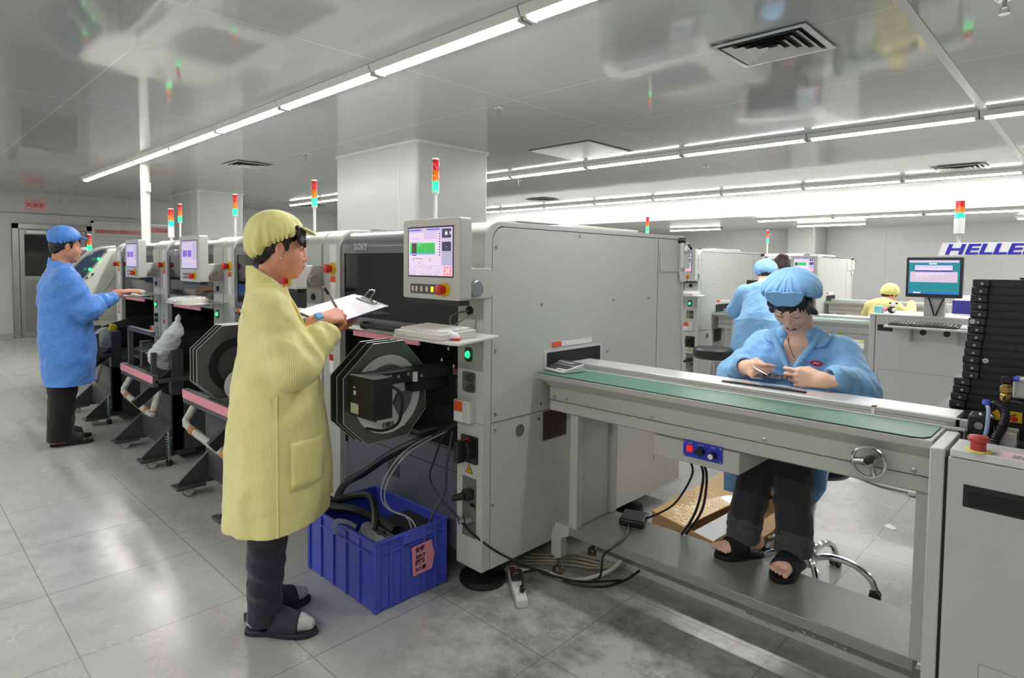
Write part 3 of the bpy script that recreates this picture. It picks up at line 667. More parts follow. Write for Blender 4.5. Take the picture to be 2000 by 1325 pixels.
# ------------------------------------------------------------------ blue crate
BLUE = mat('crate_blue', (72,88,200), .35, var=.05, vscale=5)
CR = thing('crate', 'blue plastic crate with a handwritten pink note, standing by the near machine', 'crate', (-2.4,1.63,0))
cx0, cx1, cy0, cy1, ch = -2.685, -2.115, 1.40, 1.785, .305
def walls(x0,x1,y0,y1,z0,z1,t):
    return G().prism([(x0,y0),(x1,y0),(x1,y1),(x0,y1)],'z',z0,z0+.004) if False else G().box(x0,x1,y0,y0+t,z0,z1).box(x0,x1,y1-t,y1,z0,z1).box(x0,x0+t,y0+t,y1-t,z0,z1).box(x1-t,x1,y0+t,y1-t,z0,z1)
g = walls(cx0+.008,cx1-.008,cy0+.008,cy1-.008,.004,ch-.002,.005); g.box(cx0+.01,cx1-.01,cy0+.01,cy1-.01,.004,.012)
cb = obj('shell', g, BLUE, CR)
obj('rim', walls(cx0-.004,cx1+.004,cy0-.004,cy1+.004,ch-.012,ch,.014), BLUE, CR, bevel=.003)
obj('collar', walls(cx0,cx1,cy0,cy1,ch-.062,ch-.056,.010), BLUE, CR, bevel=.002)
g = G()
for i in range(6):
    x = cx0+.012+(cx1-cx0-.036)*i/5
    obj('upright_rib', G().box(x,x+.012,cy0,cy0+.01,.006,ch-.01), BLUE, CR, bevel=.002)
for i, y in enumerate((cy0+.012,cy0+.075,cy0+.135,cy0+.25,cy0+.31,cy1-.024)):
    obj('upright_rib', G().box(cx1-.01,cx1,y,y+.012,.006,ch-.01), BLUE, CR, bevel=.002)
for x in (cx0,cx1-.012):
    for y in (cy0,cy1-.012): obj('corner_post', G().box(x,x+.012,y,y+.012,.004,ch-.005), BLUE, CR, bevel=.004)
obj('handle_lip', G().box(cx1-.004,cx1+.008,cy0+.14,cy0+.255,ch-.05,ch-.008), BLUE, CR, bevel=.003)
NP = mat('pink_note', (232,150,170), .65)
nt_ = obj('note', G().prism([(1.592,.098),(1.697,.10),(1.71,.165),(1.692,.232),(1.585,.226)],'x',cx1-.001,cx1+.0015), NP, CR)
PEN = mat('marker_ink', (40,24,44), .6)
for i, (s, sz, z) in enumerate((('安家',.026,.197),('02015',.020,.170),('損料',.026,.142),('3小套',.022,.112))):
    text(s, sz, (cx1+.0018,1.602+.004*(i%2),z), (0,1,.05), (0,-.1,1), PEN, 'handwriting', nt_, bold=.0008, shear=.15)
tag(obj('black_strap', G().tube(curve([(-2.70,1.44,.33),(-2.58,1.47,.31),(-2.45,1.50,.325),(-2.33,1.55,.30),(-2.2,1.56,.285)],8), .02, 8), BLACK), 'black feeder strip lying across the open top of the crate', 'strip')
tag(obj('black_strap', G().tube(curve([(-2.66,1.47,.30),(-2.58,1.56,.33),(-2.48,1.60,.355),(-2.38,1.57,.34),(-2.30,1.52,.29),(-2.28,1.47,.22)],8), .018, 8), BLACK), 'black feeder strip arching inside the crate', 'strip')
rr = thing('tape_reel', 'grey labelled component reel lying in the front of the crate', 'reel', (-2.27,1.49,.24))
g = G().lathe([(0,0),(.10,0),(.10,.004),(.03,.006),(.03,.02),(.10,.022),(.10,.026),(0,.026)],(0,0,0),n=32); 
Rr = Matrix.Rotation(-.35,3,'X') @ Matrix.Rotation(.25,3,'Y'); rc0 = V((-2.26,1.52,.238))
g.v = [tuple(Rr@V(p)+rc0) for p in g.v]; obj('flanges', g, mat('reel_grey',(170,174,178),.45), rr)
g = G()
for k in range(7): g.box(-.03+.006*k,-.027+.006*k,-.03,.03,.0262,.0266)
for k in range(4): g.ball((-.07+.03*k,.06-.02*k,.026),(.01,.006,.001),10,5)
g.v = [tuple(Rr@V(p)+rc0) for p in g.v]; obj('label_print', g, INK, rr)
tag(obj('clear_wrap', G().tube(curve([(-2.40,1.392,.27),(-2.41,1.385,.30),(-2.40,1.40,.32),(-2.37,1.42,.315),(-2.35,1.45,.30)],6), [.012,.016,.014,.012,.008]+[.008]*20, 8), mat('clear_film',(190,205,225),.15,alpha=.5,spec=.8)) if False else obj('clear_wrap', G().tube(curve([(-2.40,1.388,.262),(-2.405,1.384,.295),(-2.395,1.395,.318),(-2.36,1.425,.31),(-2.34,1.45,.29)],6), .011, 8), mat('clear_film',(190,205,225),.15,alpha=.5,spec=.8)), 'twist of clear film over the front rim of the crate', 'film')
tag(obj('black_strap', G().box(-2.35,-2.14,1.60,1.74,.20,.285), BLACK), 'dark folded strips heaped at the back of the crate', 'strip')
# ------------------------------------------------------------------ feeder carts under the row
WRAP = mat('clear_wrapped_tube', (196,196,188), .25, bump=.25, bscale=60, var=.12, vscale=30)
def cart(xc, label, reel=True):
    t = thing('feeder_cart', label, 'feeder cart', (xc,1.6,0), 'feeder carts in front of the placement machines')
    a, b = xc-.36, xc+.36
    obj('body', G().box(a,b,1.45,1.79,.09,.50), CHAR, t, bevel=.004)
    for x in (a,b-.035): obj('side_post', G().box(x-.03,x+.035,1.46,1.54,.08,.82), CHAR, t, bevel=.003)
    dk = obj('deck', G().box(a-.02,b+.05,1.34,1.785,.60,.625), CHAR, t, bevel=.003)
    obj('front_beam', G().box(a-.02,b+.05,1.325,1.36,.575,.66), CHAR, t, bevel=.003)
    obj('pink_strip', G().box(a-.02,b+.05,1.322,1.3255,.605,.655), PINK, t)
    for sx, x in ((-1,a+.03),(1,b-.03)):
        obj('foot_plate', G().prism([(1.27,.055),(1.27,.085),(1.46,.26),(1.62,.26),(1.62,.055)],'x',x-.012,x+.012), CHAR, t)
        obj('foot_tray', G().box(x-.06,x+.06,1.25,1.42,.05,.066), CHAR, t, bevel=.004)
        for o in (-.025,.025): obj('caster', G().cyl((x+o-.012,1.33,.027),(x+o+.012,1.33,.027),.027,n=18), mat('caster_white',(196,196,190),.4), t, bevel=.004)
    gf = obj('guard_frame', G().box(a+.04,a+.075,1.36,1.39,.625,.95).box(b-.12,b-.085,1.36,1.39,.625,.80).box(a+.04,b-.1,1.36,1.39,.92,.95), CHAR, t)
    obj('slide_plate', G().obox((b-.02,1.38,.58),(.018,0,0),(0,.15,.12),(0,-.02,.025)), BLACK, t, bevel=.003)
    hp = curve([(a-.05,1.44,.60),(a-.045,1.38,.50),(a-.02,1.345,.43),(xc,1.33,.405),(b-.03,1.33,.385),(b+.0,1.34,.41),(b-.03,1.39,.57)],6)
    rs = [.019+.006*abs(math.sin(i*1.7)) for i in range(len(hp))]
    hd_ = obj('wrapped_handle', G().tube(hp, rs, 9), WRAP, t)
    for k in (14,22,28): obj('tape_band', G().cyl(hp[k],hp[k+1],.0262), mat('brown_tape',(176,120,70),.5), hd_)
    lf = obj('spring_leg', G().cyl((b+.02,1.43,.0),(b+.02,1.43,.25),.009), STEEL, t)
    obj('leg_pad', G().cyl((b+.02,1.43,0),(b+.02,1.43,.04),.02), BLACK, lf)
    g = G().tube([(b+.02+.018*math.cos(k*.9),1.43+.018*math.sin(k*.9),.07+.0026*k) for k in range(56)], .004, 5); obj('spring', g, mat('zinc',(150,176,178),.35,metal=.8), lf)
    for i in range(5):
        x = a+.10+i*.088
        f = obj('tape_feeder', G().prism([(1.50,.64),(1.54,.82),(1.80,.90),(2.1,.905),(2.1,.66)],'x',x,x+.018), mat('feeder_dark',(54,55,58),.4,metal=.3), t)
        obj('feeder_lever', G().obox((x+.009,1.46,.79),(.005,0,0),(0,.07,.02),(0,0,.006)), STEEL, f)
    obj('yellow_handle', G().prism([(1.46,.825),(1.47,.885),(1.52,.875),(1.535,.825)],'x',b-.10,b-.06), mat('yellow_handle',(214,204,20),.45), t, bevel=.008)
    return t
CB_ = cart(-5.13, 'dark feeder cart with white reels and paper cone, wrapped handle, right of the blue-coated man')
CA_ = dup(CB_, (-1.60,0,0), 'dark feeder cart farthest along the row, beside the blue-coated man\'s legs')
CC_ = dup(CB_, (1.385,0,0), 'dark feeder cart with octagonal reel plates, behind the yellow-coated worker', skip=('guard_frame','tape_feeder'))
# reels hanging on the carts
REELW = mat('reel_white_plastic',(214,216,214),.4)
def reels(xc, n, lab, y=1.47, z=.76, r=.095):
    for i in range(n):
        x = xc+i*.030
        t = thing('component_reel', lab % ORD[i], 'reel', (x,y,z-r), 'white reels on a feeder cart')
        obj('flange', G().lathe([(0,0),(r,0),(r,.003),(.035,.004),(.035,.018),(r,.019),(r,.022),(0,.022)],(x,y,z),n=32,axis='x'), REELW, t)
        obj('tape', G().lathe([(.03,.004),(r*.85,.004),(r*.85,.018),(.03,.018)],(x,y,z),n=28,axis='x'), CHAR if i % 2 else mat('carrier_tape',(176,176,170),.5), t)
reels(-4.99, 4, 'white component reel, %s from the left on the cart with the paper cone')
reels(-3.60, 3, 'white component reel, %s from the left on the cart behind the yellow coat', z=.74)
reels(-6.58, 2, 'white component reel, %s from the left on the farthest cart', z=.75)
dup(RF, (-1.45,-.06,-.03), 'octagonal dark-plated reel feeder on the cart left of the yellow coat', skip=('motor_box','motor_cable','reel_sticker','reel_barcode','white_latch','screw','drive_bracket','tape_reel'))
for o in (0,1): pass
obj_ = obj('reel_disc', G().prism(circ(1.47,.85,.16,40),'x',-3.648,-3.644), BLACK); tag(obj_, 'black reel held between the octagonal plates left of the yellow coat', 'reel')
obj('reel_hub', G().prism(circ(1.47,.85,.11,40),'x',-3.6435,-3.6425), CHAR, obj_)
# ------------------------------------------------------------------ white printer at the far end of the row
PR = thing('solder_printer', 'cream-white printer with arched dark window at the far left of the row', 'machine', (-8.4,2.2,0))
px0, px1 = -9.05, -7.66
prof = [(1.80,.08),(1.56,.32),(1.56,.95),(1.50,1.18),(1.53,1.25),(1.76,1.58),(1.98,1.59),(3.3,1.59),(3.3,.08)]
obj('body', G().prism(prof,'x',px0,px1), mat('cream_paint',(214,214,203),.35), PR, bevel=.02, seg=3)
obj('side_joint', G().tube([(px1+.002,1.62,.8),(px1+.002,1.64,1.02),(px1+.002,1.80,1.28),(px1+.002,1.9,1.42)],.003,5), GINK, PR)
win = [(1.40,1.20),(1.46,1.36),(1.56,1.48),(1.70,1.565),(1.76,1.575),(1.52,1.23)]
obj('window', G().prism(win,'x',px0+.15,px1-.10), mat('blue_tinted_window',(62,70,92),.1,spec=.7), PR)
for x in (px1-.10,px0+.12): obj('window_arch', G().tube(curve([(x,1.36,1.12),(x,1.42,1.34),(x,1.54,1.49),(x,1.68,1.575),(x,1.84,1.60)],6),.018,8), MGREY, PR)
for i,(y,z) in enumerate(((1.58,1.36),(1.66,1.47))): obj('green_button', G().cyl((px1,y,z),(px1+.012,y,z),.016), LEDG, PR)
for i,(y,z) in enumerate(((1.72,1.54),(1.60,1.31),(1.55,1.27))): obj('knob', G().cyl((px1,y,z),(px1+.012,y,z),.012), CHROME, PR)
obj('vent_lines', G().box(px1,px1+.003,1.62,1.80,.86,.865).box(px1,px1+.003,1.62,1.80,.83,.835), GINK, PR)
tower(-7.86, 1.62, 1.36, 1.725, PR, r=.024, base=True, lens=.055)
st2 = thing('signal_light', 'signal light with white base on the printer, just left of the far column', 'signal light', (-8.1,2.5,1.59))
tower(-8.1, 2.5, 1.592, 2.075, st2, r=.032, base=True, lens=.068, pole=.015)
# ================================================================== inspection conveyor table in front
CL, CRX = -1.845, -.348
CV = thing('conveyor', 'grey conveyor table with green belt, from the near machine to the right cabinet', 'conveyor', (-1.1,2.36,0))
CG = mat('conveyor_grey', (190,190,184), .38, var=.03, bump=.01, bscale=300)
prof = [(2.12,.953),(2.12,.932),(2.172,.888),(2.172,.833)]
obj('upper_skirt', G().prism([(2.12,.953),(2.12,.930),(2.17,.890),(2.17,.831),(2.56,.831),(2.56,.953)],'x',CL,CRX), CG, CV, bevel=.003)
obj('lip_end', G().prism([(2.12,.953),(2.12,.930),(2.17,.905),(2.40,.905),(2.40,.953)],'x',CL-.04,CL), CG, CV, bevel=.002)
obj('lower_skirt', G().prism([(2.172,.828),(2.172,.782),(2.19,.775),(2.56,.775),(2.56,.828)],'x',CL,CRX), CG, CV, bevel=.003)
for x in (-1.815,-1.74,-1.30,-.85,-.40): obj('bolt', G().lathe([(0,0),(.007,0),(.008,-.004),(.004,-.006),(0,-.006)],(x,2.171,.845),n=12,axis='y'), STEEL, CV)
belt = [(CL-.038,2.125),(-.40,2.125),(-.375,2.135),(-.36,2.17),(-.36,2.325),(CL-.038,2.325)]
obj('belt', G().prism(belt,'z',.953,.957), mat('green_belt', (84,130,110), .42, var=.05, vscale=20), CV)
obj('belt_edge', G().tube([(CL-.03,2.1235,.9555),(-.40,2.1235,.9555),(-.374,2.134,.9555),(-.359,2.17,.9555)],.0018,6), mat('belt_edge',(30,60,54),.4), CV)
obj('guide_strip', G().box(CL-.02,-.30,2.325,2.335,.953,.960), WHITE, CV)
obj('side_rail', G().box(CL-.03,-.318,2.372,2.392,.953,.979), ALU, CV, bevel=.002)
obj('rail_groove', G().box(CL-.03,-.33,2.3712,2.373,.962,.967), MGREY, CV)
obj('top_plate', G().box(CL-.045,-.33,2.385,2.535,.966,.980), mat('pale_aluminium',(226,227,226),.3,metal=.35), CV, bevel=.002)
obj('rail_end', G().box(-.33,-.25,2.372,2.40,.945,.977), ALU, CV)
obj('rail_roller', G().cyl((-.278,2.371,.960),(-.278,2.362,.960),.012,n=18).cyl((-.278,2.362,.960),(-.278,2.360,.960),.005,n=12), STEEL, CV)
obj('tape_tie', G().box(-.567,-.557,2.366,2.374,.952,.983).box(-.567,-.557,2.366,2.40,.980,.983), PAPER, CV)
# handwheel
hw = obj('handwheel', G().tube([(-.508+.046*math.cos(t*math.pi/20),2.115,.857+.048*math.sin(t*math.pi/20)) for t in range(40)],.0055,8,closed=True), CHROME, CV)
hub = V((-.508,2.118,.857))
for a in (35,185,290):
    e = hub+V((.044*math.cos(math.radians(a)),0,.046*math.sin(math.radians(a))))
    obj('spoke', G().tube([hub,(hub+e)/2+V((0,.006,0)),e],[.011,.010,.009],8), STEEL, hw)
obj('hub', G().cyl((-.508,2.172,.857),(-.508,2.105,.857),.012,n=18), STEEL, hw)
obj('crank_knob', G().lathe([(0,0),(.010,0),(.013,-.02),(.010,-.045),(0,-.047)],(-.500,2.105,.872),n=16,axis='y'), BLACK, hw)
# control box with blue switch plate
obj('control_box', G().box(-1.292,-.937,2.168,2.46,.695,.776), CG, CV, bevel=.003)
bp2 = obj('switch_plate', G().box(-1.158,-1.0,2.1635,2.168,.722,.785), mat('blue_switch_plate',(40,52,190),.35), CV)
obj('rocker_switch', G().box(-1.142,-1.117,2.155,2.165,.743,.768), mat('red_rocker',(225,40,26),.3,emit=.5), bp2, bevel=.003)
obj('dial', G().cyl((-1.085,2.164,.752),(-1.085,2.150,.752),.016,n=20).obox((-1.085,2.147,.752),(.015,0,.004),(0,.006,0),(-.001,0,.004)), BLACK, bp2)
obj('speed_knob', G().cyl((-1.035,2.164,.748),(-1.035,2.140,.748),.014,n=20), BLACK, bp2)
obj('speed_knob_cap', G().cyl((-1.035,2.140,.748),(-1.035,2.138,.748),.010,n=18), PAPER, bp2)
for x in (-1.152,-1.006):
    for z in (.728,.779): obj('screw', G().cyl((x,2.164,z),(x,2.161,z),.0035,n=10), STEEL, bp2)
for k, x in enumerate((-1.13,-1.086,-1.036)): text(('POWER','ON  OFF','SPEED')[k], .006, (x,2.1632,.774), (1,0,0), (0,0,1), PAPER, 'print', bp2, align='CENTER')
# legs, foot platform
for nm, x in (('leg_frame',-1.745),('leg_frame',CRX-.05)):
    obj(nm, G().box(x,x+.045,2.20,2.245,.245,.775).box(x,x+.045,2.475,2.52,.245,.775).box(x+.012,x+.03,2.24,2.48,.245,.775), CG, CV, bevel=.003)
obj('footboard', G().box(-1.745,-.385,2.20,2.52,.205,.245), mat('footboard_grey', (150,151,146), .2, metal=.2, bump=.2, bscale=420), CV, bevel=.004)
def fbracket(x, y, sx):
    obj('foot_bracket', G().prism([(x,.245),(x,.205),(x-sx*.055,.19),(x-sx*.055,.09),(x-sx*.075,.075),(x-sx*.10,.09),(x-sx*.10,.19),(x-sx*.075,.235)] if False else
        [(x,.245),(x,.200),(x+sx*.045,.180),(x+sx*.045,.085),(x+sx*.07,.072),(x+sx*.105,.085),(x+sx*.105,.185),(x+sx*.08,.245)],'y',y-.022,y+.022), CG, CV, bevel=.004)
    obj('screw_foot', G().cyl((x+sx*.075,y,.03),(x+sx*.075,y,.085),.008).lathe([(0,0),(.026,0),(.03,.008),(.026,.022),(.016,.03),(0,.03)],(x+sx*.075,y,0),n=20), mat('brass_foot',(150,138,112),.3,metal=.9), CV)
fbracket(-1.745,2.222,-1); fbracket(-1.745,2.498,-1)
# things on the conveyor
ca = thing('calculator', 'grey desk calculator at the left end of the green belt', 'calculator', (-1.83,2.27,.957))
o3 = V((-1.845,2.235,.958)); ux = V((.975,-.22,0)).normalized(); uy = V((.22,.975,0)).normalized()
def cbox(g, a0,a1,b0,b1,c0,c1):
    g.obox(o3+ux*(a0+a1)/2+uy*(b0+b1)/2+V((0,0,(c0+c1)/2)), ux*(a1-a0)/2, uy*(b1-b0)/2, V((0,0,(c1-c0)/2))); return g
def cwedge(g,a0,a1,b0,b1,h0,h1,base=0):
    P = [o3+ux*a+uy*b+V((0,0,h)) for a,b,h in ((a0,b0,base),(a1,b0,base),(a1,b1,base),(a0,b1,base),(a0,b0,h0),(a1,b0,h0),(a1,b1,h1),(a0,b1,h1))]
    return g.add(P, [(0,3,2,1),(4,5,6,7),(0,1,5,4),(1,2,6,5),(2,3,7,6),(3,0,4,7)])
obj('shell', cwedge(G(),-.09,.095,-.055,.075,.012,.036), mat('calc_grey',(206,206,206),.4), ca, bevel=.004)
obj('display_frame', cwedge(G(),-.08,.085,.028,.07,.030,.039,.02), CHAR, ca, bevel=.002)
obj('display', cwedge(G(),-.06,.05,.036,.056,.0325,.0365,.02), mat('lcd',(150,158,150),.25), ca)
random.seed(5)
for r in range(3):
    for c in range(9):
        a = -.078+.019*c; b = -.045+.023*r; h = .012+.024*(b+.055)/.13
        obj('key', cwedge(G(),a,a+.015,b,b+.016,h+.004,h+.006,h-.004), RED if (c==0) else (mat('calc_key_pale',(214,214,206),.4) if (c>5 and r==0) else CHAR), ca)
st = thing('ruler_strip', 'slim black tool strip lying on the white conveyor plate', 'tool', (-.96,2.43,.980))
obj('strip', G().obox((-.965,2.428,.983),(.163,.004,0),(-.0004,.009,0),(0,0,.003)), BLACK, st)
obj('strip_clip', G().obox((-.965,2.425,.9865),(.004,0,0),(0,.009,0),(0,0,.0008)), STEEL, st)
# cables around the footboard
def cable(label, pts, r=.005, m=BLACK, name='power_cable', n=8): return tag(obj(name, G().tube(curve(pts,n), r, 8), m), label, 'cable')
cable('black cable hanging from the control box to the black adapter', [(-1.168,2.24,.688),(-1.19,2.30,.60),(-1.32,2.40,.42),(-1.47,2.47,.30),(-1.53,2.48,.268)], .0045)
cable('left one of two black cables hanging straight from the control box', [(-1.132,2.25,.688),(-1.15,2.32,.60),(-1.23,2.44,.43),(-1.28,2.47,.33),(-1.335,2.50,.249)], .0055)
cable('right one of two black cables hanging straight from the control box', [(-1.116,2.25,.688),(-1.135,2.32,.60),(-1.21,2.45,.43),(-1.265,2.49,.33),(-1.322,2.515,.249)], .0055)
tag(obj('power_adapter', G().obox((-1.562,2.462,.263),(.055,.02,0),(-.024,.062,0),(0,0,.0175)), BLACK, bevel=.01, seg=3), 'black power adapter box lying on the footboard', 'adapter')
cable('black cable running from the adapter over the footboard edge', [(-1.55,2.40,.262),(-1.50,2.30,.256),(-1.475,2.17,.252),(-1.478,2.10,.235),(-1.52,2.14,.12),(-1.60,2.18,.05)], .005)
cable('black cable from the round connector drooping to the floor', [(-1.985,1.75,.335),(-1.93,1.78,.28),(-1.86,1.86,.20),(-1.82,1.98,.12),(-1.76,2.1,.05),(-1.66,2.2,.02),(-1.55,2.35,.012)], .0055)
cable('thick white cable on the floor near the power strip', [(-1.985,2.02,.02),(-1.93,2.10,.012),(-1.85,2.16,.012),(-1.75,2.17,.012),(-1.68,2.22,.014),(-1.62,2.33,.03),(-1.60,2.42,.06)], .0095, WHITE)
cable('black floor cable curving beside the thick white cable', [(-1.885,2.05,.035),(-1.86,2.12,.03),(-1.80,2.17,.008),(-1.70,2.17,.008),(-1.58,2.24,.012),(-1.52,2.33,.03),(-1.50,2.42,.05)], .006)
for i in range(4):
    cable('olive cable in the loose bundle under the conveyor foot, %s from the front' % ORD[i], [(-2.02,2.10+.05*i,.01),(-1.90,2.22+.04*i,.012),(-1.80,2.28+.03*i,.02+.006*i),(-1.68,2.33+.03*i,.03),(-1.58,2.42,.05)], .0055, mat('olive_cable',(150,146,122),.4))
pst = thing('power_strip', 'white power strip with red switch on the floor under the machine corner', 'power strip', (-1.85,1.97,0))
pc, pu = V((-1.85,1.965,.018)), V((-.80,.60,0)).normalized(); pv = V((pu.y,-pu.x,0))
def ps(a0,a1,b0,b1,z0,z1): return G().obox(pc+pu*(a0+a1)/2+pv*(b0+b1)/2+V((0,0,(z0+z1)/2-.018)), pu*(a1-a0)/2, pv*(b1-b0)/2, V((0,0,(z1-z0)/2)))
obj('shell', ps(-.155,.155,-.025,.025,.0,.036), mat('strip_white',(218,218,214),.4), pst, bevel=.004)
obj('rocker_switch', ps(.105,.128,-.012,.012,.034,.041), RED, pst, bevel=.002)
for a in (-.11,-.05): 
    g = ps(a,a+.004,-.012,-.004,.0355,.0366); g2 = ps(a,a+.004,.006,.014,.0355,.0366); g.add(g2.v,g2.f); g3 = ps(a+.014,a+.018,-.002,.002,.0355,.0366); g.add(g3.v,g3.f)
    obj('socket_holes', g, INK, pst)
tag(obj('plug', ps(.0,.045,-.022,.022,.036,.075), BLACK, bevel=.006), 'black plug in the middle of the white power strip', 'plug')
tag(obj('plug', ps(-.10,-.075,.0,.02,.036,.062), BLACK, bevel=.005), 'small black plug at the near end of the white power strip', 'plug')
cable('short black cable from the near plug back over the power strip', [tuple(pc+pu*-.088+pv*.012+V((0,0,.045))), tuple(pc+pu*-.05+pv*.02+V((0,0,.075))), tuple(pc+pu*.02+pv*.02+V((0,0,.06)))], .006)
# floor cable duct under the footboard
du = thing('cable_duct', 'aluminium cable duct with square plates along the floor under the footboard', 'cable duct', (-1.05,2.55,0))
obj('duct_body', G().box(-1.78,-.36,2.47,2.66,0,.085), mat('duct_grey',(206,206,204),.35,metal=.1,var=.06,vscale=10), du)
obj('duct_rail', G().box(-1.75,-.36,2.455,2.475,.078,.095), CHROME, du, bevel=.002)
for x in (-1.72,-1.53,-.74): obj('duct_seam', G().box(x,x+.005,2.4685,2.4705,.005,.078), WHITE, du)
obj('duct_socket', G().box(-1.02,-.83,2.4665,2.4705,.025,.062).box(-.935,-.925,2.465,2.47,.02,.066), STEEL, du)
for x in (-.79,-.755,-.68,-.645): obj('duct_screw', G().cyl((x,2.47,.045),(x,2.464,.045),.006,n=10), CHROME, du)
# open carton behind the footboard
ct = thing('carton', 'open flattened cardboard carton with clear tape on the floor behind the footboard', 'carton', (-1.45,3.3,0))
CARD = mat('cardboard', (176,140,100), .75, var=.08, vscale=14); TAPEC = mat('taped_cardboard', (206,170,104), .15, var=.12, vscale=25, bump=.35, bscale=45, coat=.6)
def qd(name, p, m, th=.006):
    P = [V(a) for a in p]; n = (P[1]-P[0]).cross(P[3]-P[0]).normalized()*th
    return obj(name, G().add([*P, *[a-n for a in P]], [(0,1,2,3),(7,6,5,4),(0,4,5,1),(1,5,6,2),(2,6,7,3),(3,7,4,0)]), m, ct)
A, B, Cc, D = (-1.745,2.93,0), (-1.27,2.79,0), (-1.25,3.62,0), (-1.70,3.72,0)
up = lambda p, h: (p[0],p[1],p[2]+h)
qd('front_wall', (A,B,up(B,.115),up(A,.115)), CARD); qd('left_wall', (D,A,up(A,.115),up(D,.115)), CARD)
qd('right_wall', (B,Cc,up(Cc,.115),up(B,.115)), CARD); qd('back_wall', (Cc,D,up(D,.20),up(Cc,.20)), CARD)
qd('bottom', (up(A,.004),up(B,.004),up(Cc,.004),up(D,.004)), CARD)
qd('taped_flap', (up(A,.118),(-1.56,2.88,.085),(-1.40,3.60,.16),up(D,.165)), TAPEC)
qd('back_flap', (up(D,.20),up(Cc,.20),(-1.24,3.70,.29),(-1.68,3.82,.30)), CARD)
qd('right_flap', (up(B,.115),up(Cc,.115),(-1.17,3.5,.10),(-1.20,2.85,.10)), CARD)
tag(obj('newsprint', G().add([(-1.50,2.88,.08),(-1.36,2.86,.09),(-1.30,3.2,.14),(-1.43,3.25,.12)],[(0,1,2,3)]), mat('newsprint',(214,216,218),.7,var=.15,vscale=60)), 'crumpled printed paper tucked inside the open carton', 'paper')
# bits on the far floor
tag(obj('paper_scrap', G().add([(-.86,3.93,.002),(-.81,3.90,.002),(-.79,3.94,.004),(-.84,3.96,.012)],[(0,1,2,3)]), PAPER), 'small white paper scrap on the floor behind the footboard', 'paper')
cable('grey cable lying on the far floor leading to a white plug', [(-1.27,4.62,.008),(-1.30,4.75,.008),(-1.20,4.72,.008),(-1.05,4.63,.008),(-.86,4.60,.012)], .007, mat('grey_cable',(120,120,120),.5))
tag(obj('wall_plug', G().box(-.87,-.70,4.57,4.63,0,.035), WHITE, bevel=.008), 'white in-line socket on the far floor at the end of a grey cable', 'socket')
# ------------------------------------------------------------------ right cabinet
RCB = thing('machine_cabinet', 'light grey cabinet with red emergency button at the right edge', 'cabinet', (.1,2.3,0))
CABG = mat('cabinet_grey', (198,199,198), .36, var=.02)
obj('corner_post', G().box(-.342,-.306,2.05,2.30,.02,.953), CABG, RCB, bevel=.004)
obj('door', G().box(-.299,.55,2.05,2.07,.03,.935), CABG, RCB, bevel=.003)
obj('carcass', G().box(-.304,.56,2.072,2.285,.02,.93), CHAR, RCB)
obj('top_ledge', G().prism([(2.05,.937),(2.06,.957),(2.20,.957),(2.20,.937)],'x',-.296,.56), CABG, RCB, bevel=.003)
obj('handle_recess', G().box(-.262,.0,2.048,2.052,.806,.868), BLACK, RCB, bevel=.002)
obj('handle_lip', G().box(-.250,.0,2.0465,2.049,.814,.850), BLACKM, RCB)
obj('lower_hatch', G().box(-.212,.4,2.0492,2.0502,.10,.388), GINK, RCB); obj('hatch_face', G().box(-.210,.398,2.0488,2.0499,.102,.386), CABG, RCB)
obj('hinge', G().box(-.306,-.299,2.052,2.06,.02,.93), BLACKM, RCB)
obj('yellow_ring', G().lathe([(0,0),(.033,0),(.033,.002),(0,.002)],(-.237,2.088,.957)), mat('worn_yellow',(226,220,120),.5), RCB)
sb = obj('emergency_button', G().lathe([(0,0),(.018,0),(.018,.022),(.024,.027),(.0255,.034),(.022,.04),(0,.042)],(-.238,2.09,.957),n=28), mat('faded_red_button',(178,66,66),.4), RCB)
nt2 = obj('pink_note', G().box(-.19,.12,2.062,2.13,.957,.958), mat('pale_pink_note',(236,200,206),.6), RCB)
text('注意 LF32 4503', .022, (-.165,2.085,.9585), (1,0,0), (0,1,0), GINK, 'handwriting', nt2)
text('检查 5A-20', .018, (-.165,2.068,.9585), (1,0,0), (0,1,0), GINK, 'handwriting', nt2)
# pneumatic gear behind the cabinet
PN = thing('pneumatic_unit', 'black pneumatic slide unit with brass fitting behind the red button', 'pneumatic unit', (-.1,2.45,.85))
obj('base_beam', G().box(-.262,.4,2.38,2.52,.86,.925), CHAR, PN, bevel=.003)
obj('front_block', G().box(-.296,-.238,2.34,2.42,.93,1.005), BLACK, PN, bevel=.006)
obj('bolt_head', G().cyl((-.268,2.34,.975),(-.268,2.334,.975),.011,n=18), STEEL, PN)
obj('front_foot', G().box(-.292,-.22,2.34,2.46,.895,.945), BLACK, PN, bevel=.004)
obj('upper_beam', G().box(-.22,.4,2.42,2.50,1.012,1.05), BLACK, PN, bevel=.003)
obj('inner_beam', G().box(-.24,.4,2.44,2.52,.93,.985), BLACK, PN)
obj('steel_bracket', G().box(-.224,-.175,2.32,2.40,.925,.972), ALU, PN, bevel=.002)
obj('shiny_cylinder', G().cyl((-.2,2.36,1.085),(.4,2.36,1.085),.03,n=24) if False else G().box(-.20,.4,2.44,2.50,1.055,1.12), ALU, PN, bevel=.006)
br = obj('brass_fitting', G().lathe([(0,0),(.012,0),(.015,.006),(.015,.018),(.011,.022),(.016,.028),(.016,.042),(.011,.046),(.011,.052),(0,.052)],(-.212,2.40,1.052),n=10), mat('brass',(196,166,90),.25,metal=.9), PN)
obj('black_elbow', G().box(-.225,-.196,2.39,2.41,1.105,1.128), BLACK, PN, bevel=.004)
obj('blue_collar', G().cyl((-.196,2.40,1.122),(-.182,2.40,1.122),.008,n=12), BLUE, PN)
